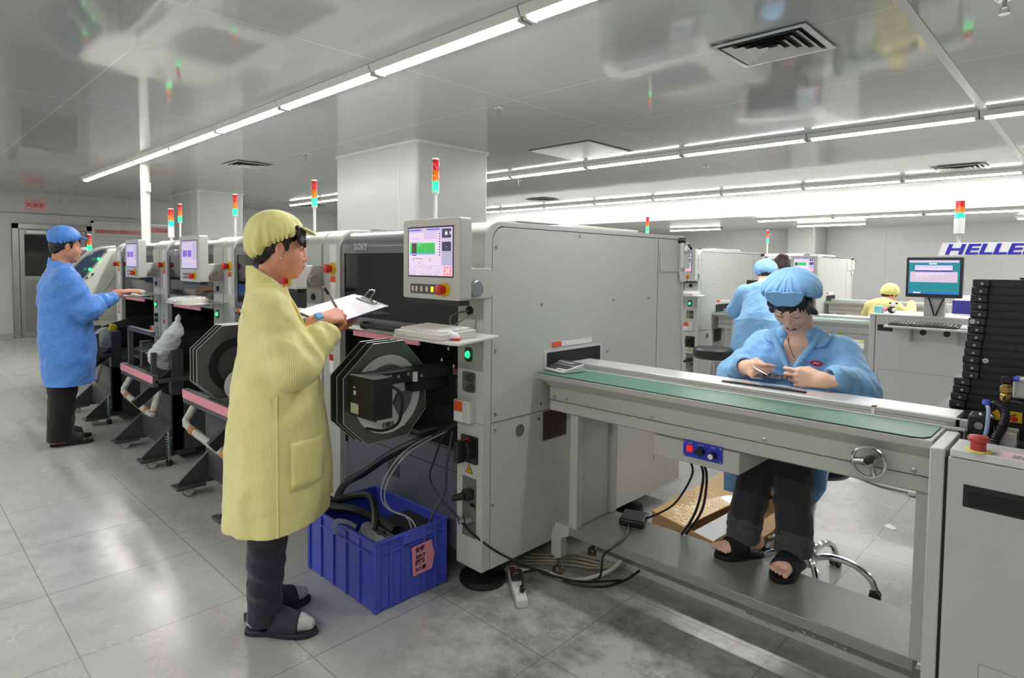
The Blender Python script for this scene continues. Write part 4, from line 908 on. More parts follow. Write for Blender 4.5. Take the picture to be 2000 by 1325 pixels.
obj('air_hose', G().tube(curve([(-.182,2.40,1.122),(-.12,2.40,1.13),(.1,2.40,1.12),(.3,2.40,1.1)]),.005), mat('white_hose',(226,230,238),.3), PN)
obj('blue_fitting', G().lathe([(0,0),(.011,0),(.012,.008),(.009,.014),(0,.014)],(-.250,2.33,1.045),n=16), BLUE, PN)
obj('clear_hose', G().tube(curve([(-.250,2.33,1.045),(-.243,2.315,1.03),(-.244,2.31,.98),(-.250,2.31,.93),(-.246,2.31,.89)]),.0055), mat('pale_blue_hose',(176,196,230),.2,alpha=.8), PN)
obj('corrugated_hose', G().tube(curve([(-.245,2.36,1.03),(-.225,2.34,1.048),(-.205,2.32,1.03),(-.207,2.31,.99),(-.222,2.30,.95),(-.225,2.30,.88)],14),[.0115+.0018*(i%2) for i in range(71)],10), BLACK, PN)
yl = obj('yellow_warning', G().box(-.245,-.172,2.418,2.4215,.985,1.018), YEL, PN)
obj('warning_mark', G().lathe([(.006,0),(.009,0),(.009,-.001),(.006,-.001)],(-.19,2.4175,.995),n=18,axis='y'), RED, yl)
obj('warning_arrow', G().prism([(-.205,1.0),(-.185,1.014),(-.188,1.008),(-.180,1.010)],'y',2.4178,2.417), INK, yl)
for x in (-.262,-.235): obj('steel_ball', G().ball((x,2.335,1.01),.007,12,8), STEEL, PN)
# stack of black trays on the unloader
TRB = mat('tray_black', (30,30,31), .45, bump=.05, bscale=80)
th = .0279; NT = 17
for i in range(NT):
    z = 1.418-th*(i+1); off = [-.0,-.003,-.005,-.004,-.004,-.008,-.010,-.011,-.016,-.018,-.022,-.020,-.021,-.048,-.050,-.056,-.060][i]
    xl_ = -.353+off*.9
    where = 'topmost' if i == 0 else ('%s from the top' % (ORD+['fourteenth','fifteenth','sixteenth','seventeenth'])[i])
    t = thing('circuit_tray', 'black tray, %s in the stack at the right edge' % where, 'tray', (xl_+.2,2.8,z), 'stacked black trays')
    if i == 0: bodyp = None
    obj('tray_body', G().box(xl_+.03,.25,2.775,2.98,z+.004,z+th-.004).box(xl_+.03,.25,2.78,2.98,z,z+th-.0005), TRB, t)
    obj('end_block', G().box(xl_,xl_+.05,2.762,2.98,z+.0008,z+th-.0006), TRB, t, bevel=.003)
    obj('screw', G().cyl((xl_+.028,2.762,z+th*.45),(xl_+.028,2.758,z+th*.45),.0045,n=12), STEEL, t)
    if i == 5: obj('round_sticker', G().cyl((xl_+.012,2.762,z+th*.5),(xl_+.012,2.7605,z+th*.5),.009,n=18), mat('grey_sticker',(176,186,180),.6), t)
    if i == 10:
        s_ = obj('round_sticker', G().cyl((xl_+.066,2.775,z+th*.5),(xl_+.066,2.7735,z+th*.5),.009,n=18), PAPER, t)
        text('63',.010,(xl_+.060,2.773,z+th*.38),(1,0,0),(0,0,1),INK,'number',s_)
obj_ = thing('unloader_frame','black frame carrying the tray stack behind the conveyor end','frame',(-.2,2.85,0))
obj('frame_bed', G().box(-.44,.3,2.74,3.02,.90,1.418-th*NT-.001), BLACK, obj_)
for x in (-.40,.2):
    for y in (2.76,2.98): obj('frame_leg', G().box(x,x+.04,y,y+.04,0,.90), CHAR, obj_)
tag(obj('black_cover', G().box(-.225,.2,2.80,2.95,1.419,1.426), BLACK, bevel=.002), 'flat black cover lying on top of the tray stack', 'cover')
# ================================================================== second line: conveyor, console, oven
SKIPC = ('control_box','switch_plate','handwheel','rail_roller','rail_end','tape_tie','bolt')
C2 = dup(CV, (-1.25,4.33,0), 'pale conveyor with maroon lettering on its front, behind the seated worker', skip=SKIPC)
pl2 = obj('front_plate', G().box(-2.93,-2.60,6.49,6.505,.60,.90), WHITE, C2)
text('WEC', .042, (-2.815,6.4885,.845), (1,0,0), (0,0,1), mat('maroon_print',(150,30,50),.5), 'lettering', pl2, bold=.0025, shear=.15, width=.105)
obj('lower_box', G().box(-2.4,-1.75,6.52,6.75,.80,.89), MGREY, C2); obj('round_gauge', G().cyl((-1.85,6.52,.83),(-1.85,6.50,.83),.022,n=18), mat('gauge_yellow',(190,180,60),.5), C2)
C3 = dup(CV, (-1.20,7.92,0), 'farthest conveyor where the hunched yellow-coated worker sits', skip=SKIPC)
tag(obj('magazine_plate', G().box(-2.88,-2.55,6.72,6.735,.981,1.315).box(-2.86,-2.6,6.70,6.74,.99,1.05), BLACK), 'black perforated plate standing on the conveyor with maroon lettering', 'plate')
mp = bpy.data.objects['magazine_plate']
for i in range(3):
    for k in range(2): obj('plate_hole', G().cyl((-2.83+.11*i+.03*k,6.7185,1.26-.08*k),(-2.83+.11*i+.03*k,6.7165,1.26-.08*k),.016,n=14), MGREY, mp)
CS = thing('oven_console', 'light grey console cabinet below the desktop monitor', 'cabinet', (-1.1,6.6,0))
cx_a, cx_b, cyf = -1.545, -.72, 6.28
obj('cabinet_body', G().box(cx_a+.05,cx_b,cyf,6.9,.02,1.035), CABG, CS, bevel=.004)
obj('cabinet_post', G().box(cx_a,cx_a+.045,cyf,6.9,.02,1.035), CABG, CS, bevel=.004)
obj('cabinet_top', G().box(cx_a,cx_b,cyf-.01,6.9,1.035,1.05), WHITE, CS, bevel=.003)
obj('handle_recess', G().box(-1.48,-1.36,cyf-.002,cyf+.002,.90,.955), BLACK, CS)
obj('shelf_board', G().box(-1.37,-.745,6.0,cyf,.955,.972), WHITE, CS, bevel=.003)
bk = obj('shelf_bracket', G().box(-1.22,-.86,cyf-.006,cyf,.80,.955), CABG, CS)
for x in (-1.21,-.875): obj('bracket_arm', G().box(x-.006,x+.006,cyf-.10,cyf,.83,.955), MGREY, bk)
for x in (-1.13,-.96): obj('cable_port', G().cyl((x,cyf-.007,.91),(x,cyf-.010,.91),.025,n=18), BLACK, bk)
obj('door_seam', G().box(-1.47,-.8,cyf-.002,cyf+.001,.55,.554).box(-1.47,-1.466,cyf-.002,cyf+.001,.05,.55), GINK, CS)
keyboard('keyboard', 'black keyboard on the console shelf below the desktop monitor', -1.345, -.855, 6.02, 6.19, .9725, BLACK, CHAR, tilt=.02, rows=5, cols=18)
mouse('computer_mouse', 'silver mouse at the right end of the black keyboard', -.815, 6.08, .9725, .2, mat('silver_mouse',(190,190,196),.3,metal=.3))
dm = thing('desktop_monitor', 'desktop monitor with teal screen on the console', 'monitor', (-1.05,6.3,1.05))
mx0, mx1, mz0, mz1, my = -1.262, -.862, 1.215, 1.556, 6.22
obj('bezel', G().prism(rrect(mx0,mx1,mz0,mz1,.01),'y',my,my+.05), mat('monitor_dark',(46,46,52),.35), dm, bevel=.003)
g = G()
def q2(u0,v0,u1,v1,mi,k=1):
    a,b = mx0+.02+u0*(mx1-mx0-.04), mx0+.02+u1*(mx1-mx0-.04); c,d = mz0+.03+v0*(mz1-mz0-.055), mz0+.03+v1*(mz1-mz0-.055); y = my-.0006-.0003*k
    g.quad((a,y,c),(b,y,c),(b,y,d),(a,y,d),mi)
q2(0,0,1,1,0,0); q2(.0,.93,.98,1,1); q2(.40,.88,.55,.91,5); q2(.12,.70,.86,.85,1); q2(.12,.66,.86,.70,2,2); q2(.03,.35,.96,.66,3)
for i in range(10): q2(.18+.065*i,.73,.215+.065*i,.76,5,3)
for i in range(9): q2(.15+.065*i,.57,.185+.065*i,.60,5,3)
for i in range(3): q2(.15+.09*i,.50,.20+.09*i,.515,5,3)
q2(0,.0,1,.07,4); q2(.1,.02,.25,.05,5,2); q2(.0,.07,1,.10,6)
obj('screen', g, [EM('teal',(36,128,140),.75),EM('pale_violet2',(200,190,222),.75),EM('navy',(40,40,140),.6),EM('mauve',(206,186,208),.7),EM('taskbar',(50,110,190),.7),EM('white2',(236,236,244),.8),EM('green2',(60,150,110),.6)], dm, smooth=False)
obj('stand', G().box(-1.135,-.985,my+.06,my+.13,1.05,1.35), CABG, dm, bevel=.004)
for a, b in ((-1.10,-1.055),(-.99,-1.045)): obj('monitor_cable', G().tube(curve([(a,my+.045,1.21),(a*.6+b*.4,my+.04,1.16),(b,my+.04,1.06)]),.006), BLACK, dm)
text('▬▬▬', .008, (-1.085,my-.0008,mz1-.014), (1,0,0), (0,0,1), GINK, 'maker_print', dm)
OV = thing('reflow_oven', 'reflow oven with blue skirt and white sign with blue capital letters', 'oven', (.3,7.0,0))
obj('oven_base', G().box(-.70,1.9,6.42,6.92,.02,1.0).box(-1.03,1.9,6.93,7.6,.02,1.04), CABG, OV, bevel=.006)
obj('blue_skirt', G().box(-1.03,1.9,6.93,7.0,1.04,1.17), mat('oven_blue',(44,44,130),.4), OV)
obj('oven_lid', G().prism([(7.0,1.0),(7.0,1.16),(7.1,1.2),(7.55,1.2),(7.6,1.0)],'x',-1.03,1.9), CABG, OV, bevel=.006)
sgn = obj('sign_board', G().prism([(-1.085,1.575),(-1.055,1.686),(.25,1.686),(.25,1.575)],'y',6.5,6.54), mat('sign_white',(236,236,236),.4), OV)
text('HELLER', .122, (-1.043,6.4985,1.588), (1,0,0), (0,0,1), mat('sign_blue',(40,36,170),.4), 'lettering', sgn, bold=.0035, shear=.2, width=.64)
for x in (-.2,.2): obj('sign_post', G().box(x,x+.03,6.54,6.57,1.0,1.66), WHITE, OV)
obj('sign_bracket', G().box(-.98,.2,6.54,6.56,1.60,1.63), WHITE, OV)
tower(-.945, 6.53, 1.686, 2.045, OV, r=.036, base=True, lens=.050, pole=.012)
# toys on the console
ty = thing('toy_cup', 'small cyan cup with a pink toy on the console corner', 'cup', (-1.50,6.42,1.05))
obj('cup_box', G().box(-1.535,-1.47,6.38,6.44,1.05,1.115), mat('cyan_cup',(130,206,214),.4), ty, bevel=.006)
obj('pink_head', G().ball((-1.452,6.39,1.085),(.022,.02,.024),14,9), mat('toy_pink',(232,140,180),.5), ty)
tw = thing('cow_toy', 'black and white cow toy beside the cyan cup', 'toy', (-1.40,6.40,1.05))
obj('cow_body', G().ball((-1.40,6.40,1.085),(.034,.025,.034),14,9), BLACK, tw)
obj('cow_head', G().ball((-1.385,6.385,1.13),(.022,.02,.02),14,9), mat('toy_white',(236,236,226),.5), tw)
for s in (-1,1): obj('cow_ear', G().ball((-1.385+s*.024,6.385,1.145),(.013,.006,.009),10,6), BLACK, tw)
obj('cow_patch', G().ball((-1.375,6.375,1.085),(.02,.012,.018),12,8), MATS['toy_white'], tw)
# stools
def stool(x, y, zs, label, r=.18, arms=5, rot=0., armlen=.27):
    t = thing('stool', label, 'stool', (x,y,0), 'round black stools')
    obj('seat', G().lathe([(0,0),(r*.9,0),(r,.02),(r*1.02,.05),(r,.085),(r*.9,.10),(0,.105)],(x,y,zs-.105),n=36), mat('black_vinyl',(34,34,36),.4), t)
    obj('gas_column', G().cyl((x,y,.12),(x,y,zs-.1),.022,n=18).cyl((x,y,.35),(x,y,zs-.1),.028,n=18), CHROME, t)
    obj('hub', G().lathe([(0,0),(.036,0),(.04,.03),(.03,.07),(0,.07)],(x,y,.085),n=20), CHROME, t)
    for i in range(arms):
        a = rot+2*math.pi*i/arms; d = V((math.cos(a),math.sin(a),0))
        p = [V((x,y,.12))+d*.02, V((x,y,.145))+d*armlen*.35, V((x,y,.135))+d*armlen*.68, V((x,y,.095))+d*armlen*.92, V((x,y,.05))+d*armlen]
        ar = obj('leg', G().tube(curve(p,6),.0145,10), CHROME, t)
        e = p[-1]
        for o in (-.014,.014):
            n = V((-d.y,d.x,0)); obj('caster', G().cyl(e+n*(o-.008)-V((0,0,.026)),e+n*(o+.008)-V((0,0,.026)),.024,n=16), BLACK, ar, bevel=.003)
    return t
stool(-.945, 2.965, .638, 'chrome-legged stool the seated worker sits on', rot=.16)
stool(-2.72, 5.62, .68, 'empty black round stool in front of the conveyor with maroon lettering', r=.185)
stool(-2.16, 9.46, .452, 'stool under the hunched yellow-coated worker', r=.17)
# ================================================================== organic surfaces from distance fields
def cone(a, b, ra, rb=None, k=.02):
    a, b = np.array(a, float), np.array(b, float); rb = ra if rb is None else rb; R = max(ra, rb)
    lo, hi = np.minimum(a,b)-R, np.maximum(a,b)+R; ba = b-a; L2 = max(float(ba@ba), 1e-12)
    def f(X,Y,Z):
        px, py, pz = X-a[0], Y-a[1], Z-a[2]
        t = np.clip((px*ba[0]+py*ba[1]+pz*ba[2])/L2, 0, 1)
        return np.sqrt((px-t*ba[0])**2+(py-t*ba[1])**2+(pz-t*ba[2])**2)-(ra+(rb-ra)*t)
    return dict(f=f, lo=lo, hi=hi, k=k, op='u')
def ell(c, r, R=None, k=.02):
    c, r = np.array(c, float), np.array(r, float); M = np.eye(3) if R is None else np.array(R, float)
    m = r.max() if R is not None else r
    def f(X,Y,Z):
        x, y, z = X-c[0], Y-c[1], Z-c[2]
        u, v, w = [(M[0][i]*x+M[1][i]*y+M[2][i]*z) for i in range(3)]
        k0 = np.sqrt((u/r[0])**2+(v/r[1])**2+(w/r[2])**2); k1 = np.sqrt((u/r[0]**2)**2+(v/r[1]**2)**2+(w/r[2]**2)**2)+1e-9
        return k0*(k0-1)/k1
    return dict(f=f, lo=c-m, hi=c+m, k=k, op='u')
def loft(sec, k=.03, p=2.):
    """sec: rows (z, cx, cy, rx, ry) rising in z; elliptical (or squarer, p>2) cross-sections"""
    S = np.array(sec, float); z = S[:,0]
    lo = np.array([(S[:,1]-S[:,3]).min(), (S[:,2]-S[:,4]).min(), z[0]]); hi = np.array([(S[:,1]+S[:,3]).max(), (S[:,2]+S[:,4]).max(), z[-1]])
    def f(X,Y,Z):
        zz = np.clip(Z, z[0], z[-1]); g = lambda i: np.interp(zz, z, S[:,i]).astype(np.float32)
        rx, ry = g(3), g(4); u, v = (X-g(1))/rx, (Y-g(2))/ry
        k0 = (np.abs(u)**p+np.abs(v)**p)**(1/p); k1 = np.sqrt((u/rx)**2+(v/ry)**2)+1e-6
        d = np.where(k0 > .3, (k0-1)*k0/k1 if p == 2. else (k0-1)*np.minimum(rx,ry), (k0-1)*np.minimum(rx,ry))
        dz = np.maximum(z[0]-Z, Z-z[-1])
        return np.maximum(d, dz)
    return dict(f=f, lo=lo, hi=hi, k=k, op='u')
def sub(q, k=.01): q = dict(q); q['op'] = 's'; q['k'] = k; return q
def cut(n, d, k=.003):
    """keep the side where n.p < d"""
    n = np.array(n, float); n /= np.linalg.norm(n)
    return dict(f=lambda X,Y,Z: n[0]*X+n[1]*Y+n[2]*Z-d, lo=None, hi=None, k=k, op='i')
def field(fn): return dict(f=fn, lo=None, hi=None, k=0, op='d')
def smin(a, b, k):
    h = np.maximum(k-np.abs(a-b), 0)/k; return np.minimum(a,b)-h*h*k*.25
def evalsdf(prims, lo, hi, h):
    n = np.ceil((np.array(hi)-np.array(lo))/h).astype(int)+1
    ax = [(lo[i]+h*np.arange(n[i])).astype(np.float32) for i in range(3)]
    D = np.full(n, .08, np.float32)
    for q in prims:
        if q['lo'] is None: s = [slice(0,n[i]) for i in range(3)]
        else:
            m = max(q['k'], 0)+4*h+.012
            s = [slice(max(0,int((q['lo'][i]-m-lo[i])/h)), max(0,min(n[i],int((q['hi'][i]+m-lo[i])/h)+2))) for i in range(3)]
            if any(t.stop <= t.start for t in s): continue
        s = tuple(s)
        X, Y, Z = ax[0][s[0]][:,None,None], ax[1][s[1]][None,:,None], ax[2][s[2]][None,None,:]
        cur = D[s]
        if q['op'] == 'd':
            m = np.abs(cur) < .035
            d = q['f'](X,Y,Z); D[s] = np.where(m, cur+d, cur); continue
        d = np.broadcast_to(q['f'](X,Y,Z), cur.shape).astype(np.float32)
        k = max(q['k'], 1e-4)
        if q['op'] == 'u': D[s] = smin(cur, d, k)
        elif q['op'] == 's': D[s] = -smin(-cur, d, k)
        elif q['op'] == 'i': D[s] = -smin(-cur, -d, k)
    return D
def surfnet(D, lo, h):
    ins = D < 0; n = np.array(D.shape)
    c = np.zeros(n-1, np.uint8)
    for i in (0,1):
        for j in (0,1):
            for k in (0,1): c += ins[i:n[0]-1+i, j:n[1]-1+j, k:n[2]-1+k]
    act = (c > 0) & (c < 8); I = np.argwhere(act); idx = np.full(n-1, -1, np.int32); idx[act] = np.arange(len(I))
    acc = np.zeros((len(I),3)); cnt = np.zeros(len(I))
    cor = {}
    for i in (0,1):
        for j in (0,1):
            for k in (0,1): cor[i,j,k] = D[I[:,0]+i, I[:,1]+j, I[:,2]+k]
    for ax in range(3):
        for u in (0,1):
            for v in (0,1):
                a = [u,v]; a.insert(ax,0); b = [u,v]; b.insert(ax,1)
                da, db = cor[tuple(a)], cor[tuple(b)]; m = (da < 0) != (db < 0)
                t = np.where(m, da/(da-db+1e-20), 0)
                p = np.tile(np.array(a,float),(len(I),1)); p[:,ax] += t
                acc[m] += p[m]; cnt[m] += 1
    P = (I+acc/cnt[:,None])*h+np.array(lo)
    F = []
    for ax in range(3):
        o = [a for a in range(3) if a != ax]
        sl0 = [slice(None)]*3; sl1 = [slice(None)]*3; sl0[ax] = slice(0,-1); sl1[ax] = slice(1,None)
        A, B = ins[tuple(sl0)], ins[tuple(sl1)]
        E = np.argwhere(A != B); sgn = A[tuple(E.T)]
        ok = (E[:,o[0]] > 0) & (E[:,o[1]] > 0) & (E[:,o[0]] < n[o[0]]-1) & (E[:,o[1]] < n[o[1]]-1); E = E[ok]; sgn = sgn[ok]
        q = []
        for du, dv in ((-1,-1),(0,-1),(0,0),(-1,0)):
            e = E.copy(); e[:,o[0]] += du; e[:,o[1]] += dv; q.append(idx[tuple(e.T)])
        q = np.stack(q,1); flip = sgn if ax != 1 else ~sgn
        q[~flip] = q[~flip][:,::-1]
        F.append(q)
    F = np.concatenate(F); F = F[(F >= 0).all(1)]
    return P, F
def sdf_obj(name, prims, lo, hi, h, m, parent=None, xf=None, smooth_it=1, **k):
    """xf: (origin, right, forward) mapping local (x right, y forward, z up) into the room"""
    D = evalsdf(prims, lo, hi, h); P, F = surfnet(D, lo, h)
    for _ in range(smooth_it):                       # light relaxation
        S_ = np.concatenate([F[:,[a,b]] for a,b in ((0,1),(1,2),(2,3),(3,0),(1,0),(2,1),(3,2),(0,3))])
        cnt = np.bincount(S_[:,0], minlength=len(P)); acc = np.stack([np.bincount(S_[:,0], P[S_[:,1],i], len(P)) for i in range(3)],1)
        P = P*.5+.5*acc/np.maximum(cnt,1)[:,None]
    if xf is not None:
        o, r, f = [np.array(a,float) for a in xf]; P = o+P[:,:1]*r+P[:,1:2]*f+P[:,2:]*np.array([0,0,1.])
    lo_, hi_ = P.min(0), P.max(0); c = (lo_+hi_)/2
    if parent is None: c[2] = lo_[2]
    me = bpy.data.meshes.new(name); 
    me.vertices.add(len(P)); me.vertices.foreach_set('co', (P-c).astype(np.float32).ravel())
    me.loops.add(len(F)*4); me.loops.foreach_set('vertex_index', F.astype(np.int32).ravel())
    me.polygons.add(len(F)); me.polygons.foreach_set('loop_start', np.arange(len(F),dtype=np.int32)*4)
    me.update(calc_edges=True); me.validate()
    return tag(finish(name, me, m, parent, c, 0, 1, 80, True), **k)
def rotm(yaw=0, pitch=0, roll=0):
    """head rotation in (x right, y forward, z up): pitch>0 looks down, yaw>0 turns to the person's left, roll>0 tilts to the right shoulder"""
    cy, sy, cp, sp, cr, sr = math.cos(yaw), math.sin(yaw), math.cos(pitch), math.sin(pitch), math.cos(roll), math.sin(roll)
    Rz = np.array([[cy,-sy,0],[sy,cy,0],[0,0,1]]); Rx = np.array([[1,0,0],[0,cp,sp],[0,-sp,cp]]); Ry = np.array([[cr,0,sr],[0,1,0],[-sr,0,cr]])
    return Rz@Rx@Ry
def head_prims(c, R, s=1., neck=None, fem=True):
    T = lambda p: np.array(c)+R@(np.array(p)*s)
    E = lambda p, r, k=.02: ell(T(p), np.array(r)*s, R, k)
    Cn = lambda a, b, ra, rb=None, k=.015: cone(T(a), T(b), ra*s, None if rb is None else rb*s, k)
    q = [E((0,-.012,.036),(.073,.094,.084)), E((0,.026,-.022),(.061,.065,.078),.03), Cn((0,.054,-.090),(0,.060,-.091),.023,.021,.03)]
    for x in (-1,1):
        q += [Cn((x*.05,.0,-.048),(x*.018,.056,-.088),.022,.020,.03), E((x*.036,.052,-.030),(.028,.030,.032),.025)]
    q += [Cn((-.030,.078,.026),(.030,.078,.026),.011,.011,.02)]
    for x in (-1,1): q += [sub(E((x*.032,.101,.010),(.019,.016,.013)),.018*s)]
    for x in (-1,1): q += [E((x*.032,.0765,.008),(.0165,.0125,.0105),.005)]
    q += [Cn((0,.085,.014),(0,.101,-.033),.0072,.0100,.014), E((-.0105,.094,-.038),(.0085,.009,.007),.006), E((.0105,.094,-.038),(.0085,.009,.007),.006)]
    q += [E((0,.081,-.066),(.026,.016,.018),.018), Cn((-.019,.088,-.061),(0,.0965,-.0595),.0038,.0052,.006), Cn((.019,.088,-.061),(0,.0965,-.0595),.0038,.0052,.006),
          Cn((-.016,.088,-.070),(.016,.088,-.070),.0052,.0052,.006), Cn((0,.092,-.0705),(0,.0925,-.0705),.006,.006,.006)]
    for x in (-1,1):
        q += [E((x*.0745,.0,.0),(.009,.0185,.031),.006), E((x*.074,.006,-.028),(.006,.008,.009),.006), sub(E((x*.083,.004,.004),(.006,.010,.017)),.004)]
    return q
def lips_etc(par, c, R, s, xf, m_lip, m_brow, m_eye, closed=False):
    o, r, f = [np.array(a,float) for a in xf]
    T = lambda p: (lambda w: V(o+w[0]*r+w[1]*f+w[2]*np.array([0,0,1.])))(np.array(c)+R@(np.array(p)*s))
    up = [T((x, .0955-.9*x*x*14*.06-abs(x)*.10, -.0535+.0022*math.cos(x*150))) for x in np.linspace(-.022,.022,9)]
    obj('lips', G().tube([T((x,.0965-11*x*x,-.0610-9*x*x+.001*math.cos(x*280))) for x in np.linspace(-.021,.021,11)],[.0012*s]+[.0042*s]*9+[.0012*s],8).tube([T((x,.0955-11*x*x,-.0685-6*x*x)) for x in np.linspace(-.017,.017,9)],[.0015*s]+[.0050*s]*7+[.0015*s],8), m_lip, par)
    obj('mouth_line', G().tube([T((x,.1002-11.5*x*x,-.0648-8*x*x)) for x in np.linspace(-.02,.02,9)],.0008*s,6), mat('mouth_dark',(92,44,40),.6), par)
    for sx in (-1,1):
        obj('eyebrow', G().tube([T((sx*(.015+t*.034),.0885-.012*t-.012*t*t,.0285+.006*math.sin(t*2.4))) for t in np.linspace(0,1,7)],[.0012*s]+[.0019*s]*4+[.0013*s,.0006*s],6), m_brow, par)
        z0 = .0035 if closed else .0095
        obj('eyelash', G().tube([T((sx*(.0175+t*.029),.0868+.0055*math.sin(t*math.pi)-.004*t,z0+(-.0035 if closed else .0035)*math.sin(t*math.pi))) for t in np.linspace(0,1,8)],.0012*s,6), m_brow, par)
        if not closed:
            obj('eye', G().ball(T((sx*.032,.0862,.0075)),.0052*s,12,8), m_eye, par)
def hand_prims(w, R, side, curls, s=1., thumb=None, spread=(.10,.03,-.04,-.12), k=.006):
    """w wrist, R columns: x = across towards the thumb, y = along the fingers, z = out of the back of the hand"""
    T = lambda p: np.array(w)+R@(np.array(p)*s)
    q = []; xs = (.028,.009,-.010,-.027); ys = (.088,.092,.087,.078); L = ((.042,.025,.020),(.046,.029,.022),(.042,.027,.021),(.033,.020,.019)); rr = (.0088,.0090,.0086,.0076)
    for i in range(4):
        q.append(cone(T((xs[i]*.55,.0,0)), T((xs[i],ys[i],0)), .0145*s, .0105*s, .012))
        p = np.array((xs[i],ys[i],0.)); a = 0.
        for j in range(3):
            a += curls[i][j]; d = np.array((math.sin(spread[i])*math.cos(a), math.cos(spread[i])*math.cos(a), -math.sin(a)))
            e = p+d*L[i][j]; r0 = rr[i]*(1-.08*j); r1 = rr[i]*(1-.08*(j+1))
            q.append(cone(T(p), T(e), r0*s, r1*s, k if j else .009)); p = e
    th = thumb or ((.020,.020,-.008),(.050,.050,-.022),(.052,.082,-.034),(.044,.105,-.040))
    rt = (.0150,.0112,.0100,.0080)
    for j in range(3): q.append(cone(T(th[j]), T(th[j+1]), rt[j]*s, rt[j+1]*s, .010 if j == 0 else k))
    q.append(cone(T((0,-.04,0)), T((0,.01,0)), .0235*s, .0225*s, .02))
    return q
def wrinkle(seed, amp, sc, aniso=(1,1,1)):
    rs = np.random.RandomState(seed); W = []
    for i in range(7):
        d = rs.normal(size=3)*np.array(aniso); W.append((d*sc*(1+.35*i), rs.rand()*6.28, 1/(1+.35*i)))
    def f(X,Y,Z):
        t = 0
        for d, ph, a in W: t = t+a*np.sin(d[0]*X+d[1]*Y+d[2]*Z+ph+1.2*np.sin(.6*d[1]*X-.5*d[2]*Y+.7*d[0]*Z+ph*2))
        return (amp*np.tanh(t*.8)).astype(np.float32)
    return field(f)
def folds(a, b, amp, n, rad, seed=0, twist=1.):
    """ring-like sleeve folds along the limb a-b"""
    a, b = np.array(a,float), np.array(b,float); d = b-a; L = np.linalg.norm(d); d /= L
    u = np.cross(d, (.3,.2,.9)); u /= np.linalg.norm(u); v = np.cross(d,u)
    def f(X,Y,Z):
        x, y, z = X-a[0], Y-a[1], Z-a[2]; t = (x*d[0]+y*d[1]+z*d[2])/L
        p, q = x*u[0]+y*u[1]+z*u[2], x*v[0]+y*v[1]+z*v[2]; ang = np.arctan2(q,p); rr = np.sqrt(p*p+q*q)
        w = np.clip(1-np.abs(t-.5)*1.7,0,1)*np.clip(1.6-rr/rad,0,1)
        return (amp*w*np.sin(t*n*6.28+twist*np.sin(ang+seed)*2+seed)*(.6+.4*np.sin(2*ang+seed*2))).astype(np.float32)
    return field(f)
def fabric(name, rgb, stripe=None, sdir=(1,0,0), scale=160., rough=.6, dark=.12, sheen=.2, bump=.25):
    if name in MATS: return MATS[name]
    m, nt, b = new_mat(name); L = nt.links.new; c = s2l([x/255. for x in rgb])
    tc = nt.nodes.new('ShaderNodeTexCoord'); geo = nt.nodes.new('ShaderNodeNewGeometry')
    n = nt.nodes.new('ShaderNodeTexNoise'); n.inputs['Scale'].default_value = 14; n.inputs['Detail'].default_value = 5
    L(tc.outputs['Object'], n.inputs['Vector'])
    mx = nt.nodes.new('ShaderNodeMix'); mx.data_type = 'RGBA'; mx.inputs['A'].default_value = tuple(x*.9 for x in c)+(1,); mx.inputs['B'].default_value = tuple(min(1,x*1.06) for x in c)+(1,)
    L(n.outputs['Fac'], mx.inputs['Factor']); out = mx.outputs['Result']
    if stripe:
        sp = nt.nodes.new('ShaderNodeSeparateXYZ'); L(tc.outputs['Object'], sp.inputs[0])
        dp = nt.nodes.new('ShaderNodeMath'); dp.operation = 'ARCTAN2'; L(sp.outputs[0], dp.inputs[0]); L(sp.outputs[1], dp.inputs[1])   # threads run up the garment
        ml = nt.nodes.new('ShaderNodeMath'); ml.operation = 'MULTIPLY'; ml.inputs[1].default_value = scale/6.2832; L(dp.outputs[0], ml.inputs[0])
        fr = nt.nodes.new('ShaderNodeMath'); fr.operation = 'FRACT'; L(ml.outputs[0], fr.inputs[0])
        lt = nt.nodes.new('ShaderNodeMath'); lt.operation = 'LESS_THAN'; lt.inputs[1].default_value = .22; L(fr.outputs[0], lt.inputs[0])
        m2 = nt.nodes.new('ShaderNodeMix'); m2.data_type = 'RGBA'; L(lt.outputs[0], m2.inputs['Factor']); L(out, m2.inputs['A']); m2.inputs['B'].default_value = s2l([x/255. for x in stripe])+(1,)
        out = m2.outputs['Result']
    L(out, b.inputs['Base Color']); b.inputs['Roughness'].default_value = rough; b.inputs['Sheen Weight'].default_value = sheen; b.inputs['Specular IOR Level'].default_value = .3
    n2 = nt.nodes.new('ShaderNodeTexNoise'); n2.inputs['Scale'].default_value = 26; n2.inputs['Detail'].default_value = 4; L(tc.outputs['Object'], n2.inputs['Vector'])
    bp = nt.nodes.new('ShaderNodeBump'); bp.inputs['Strength'].default_value = bump; bp.inputs['Distance'].default_value = .012; L(n2.outputs['Fac'], bp.inputs['Height']); L(bp.outputs['Normal'], b.inputs['Normal'])
    return m
def skin(name, rgb):
    if name in MATS: return MATS[name]
    m = mat(name, rgb, .5, var=.05, vscale=25, bump=.04, bscale=300, spec=.4)
    b = m.node_tree.nodes['Principled BSDF']; b.inputs['Subsurface Weight'].default_value = .12; b.inputs['Subsurface Radius'].default_value = (.8,.3,.2); b.inputs['Subsurface Scale'].default_value = .008
    return m
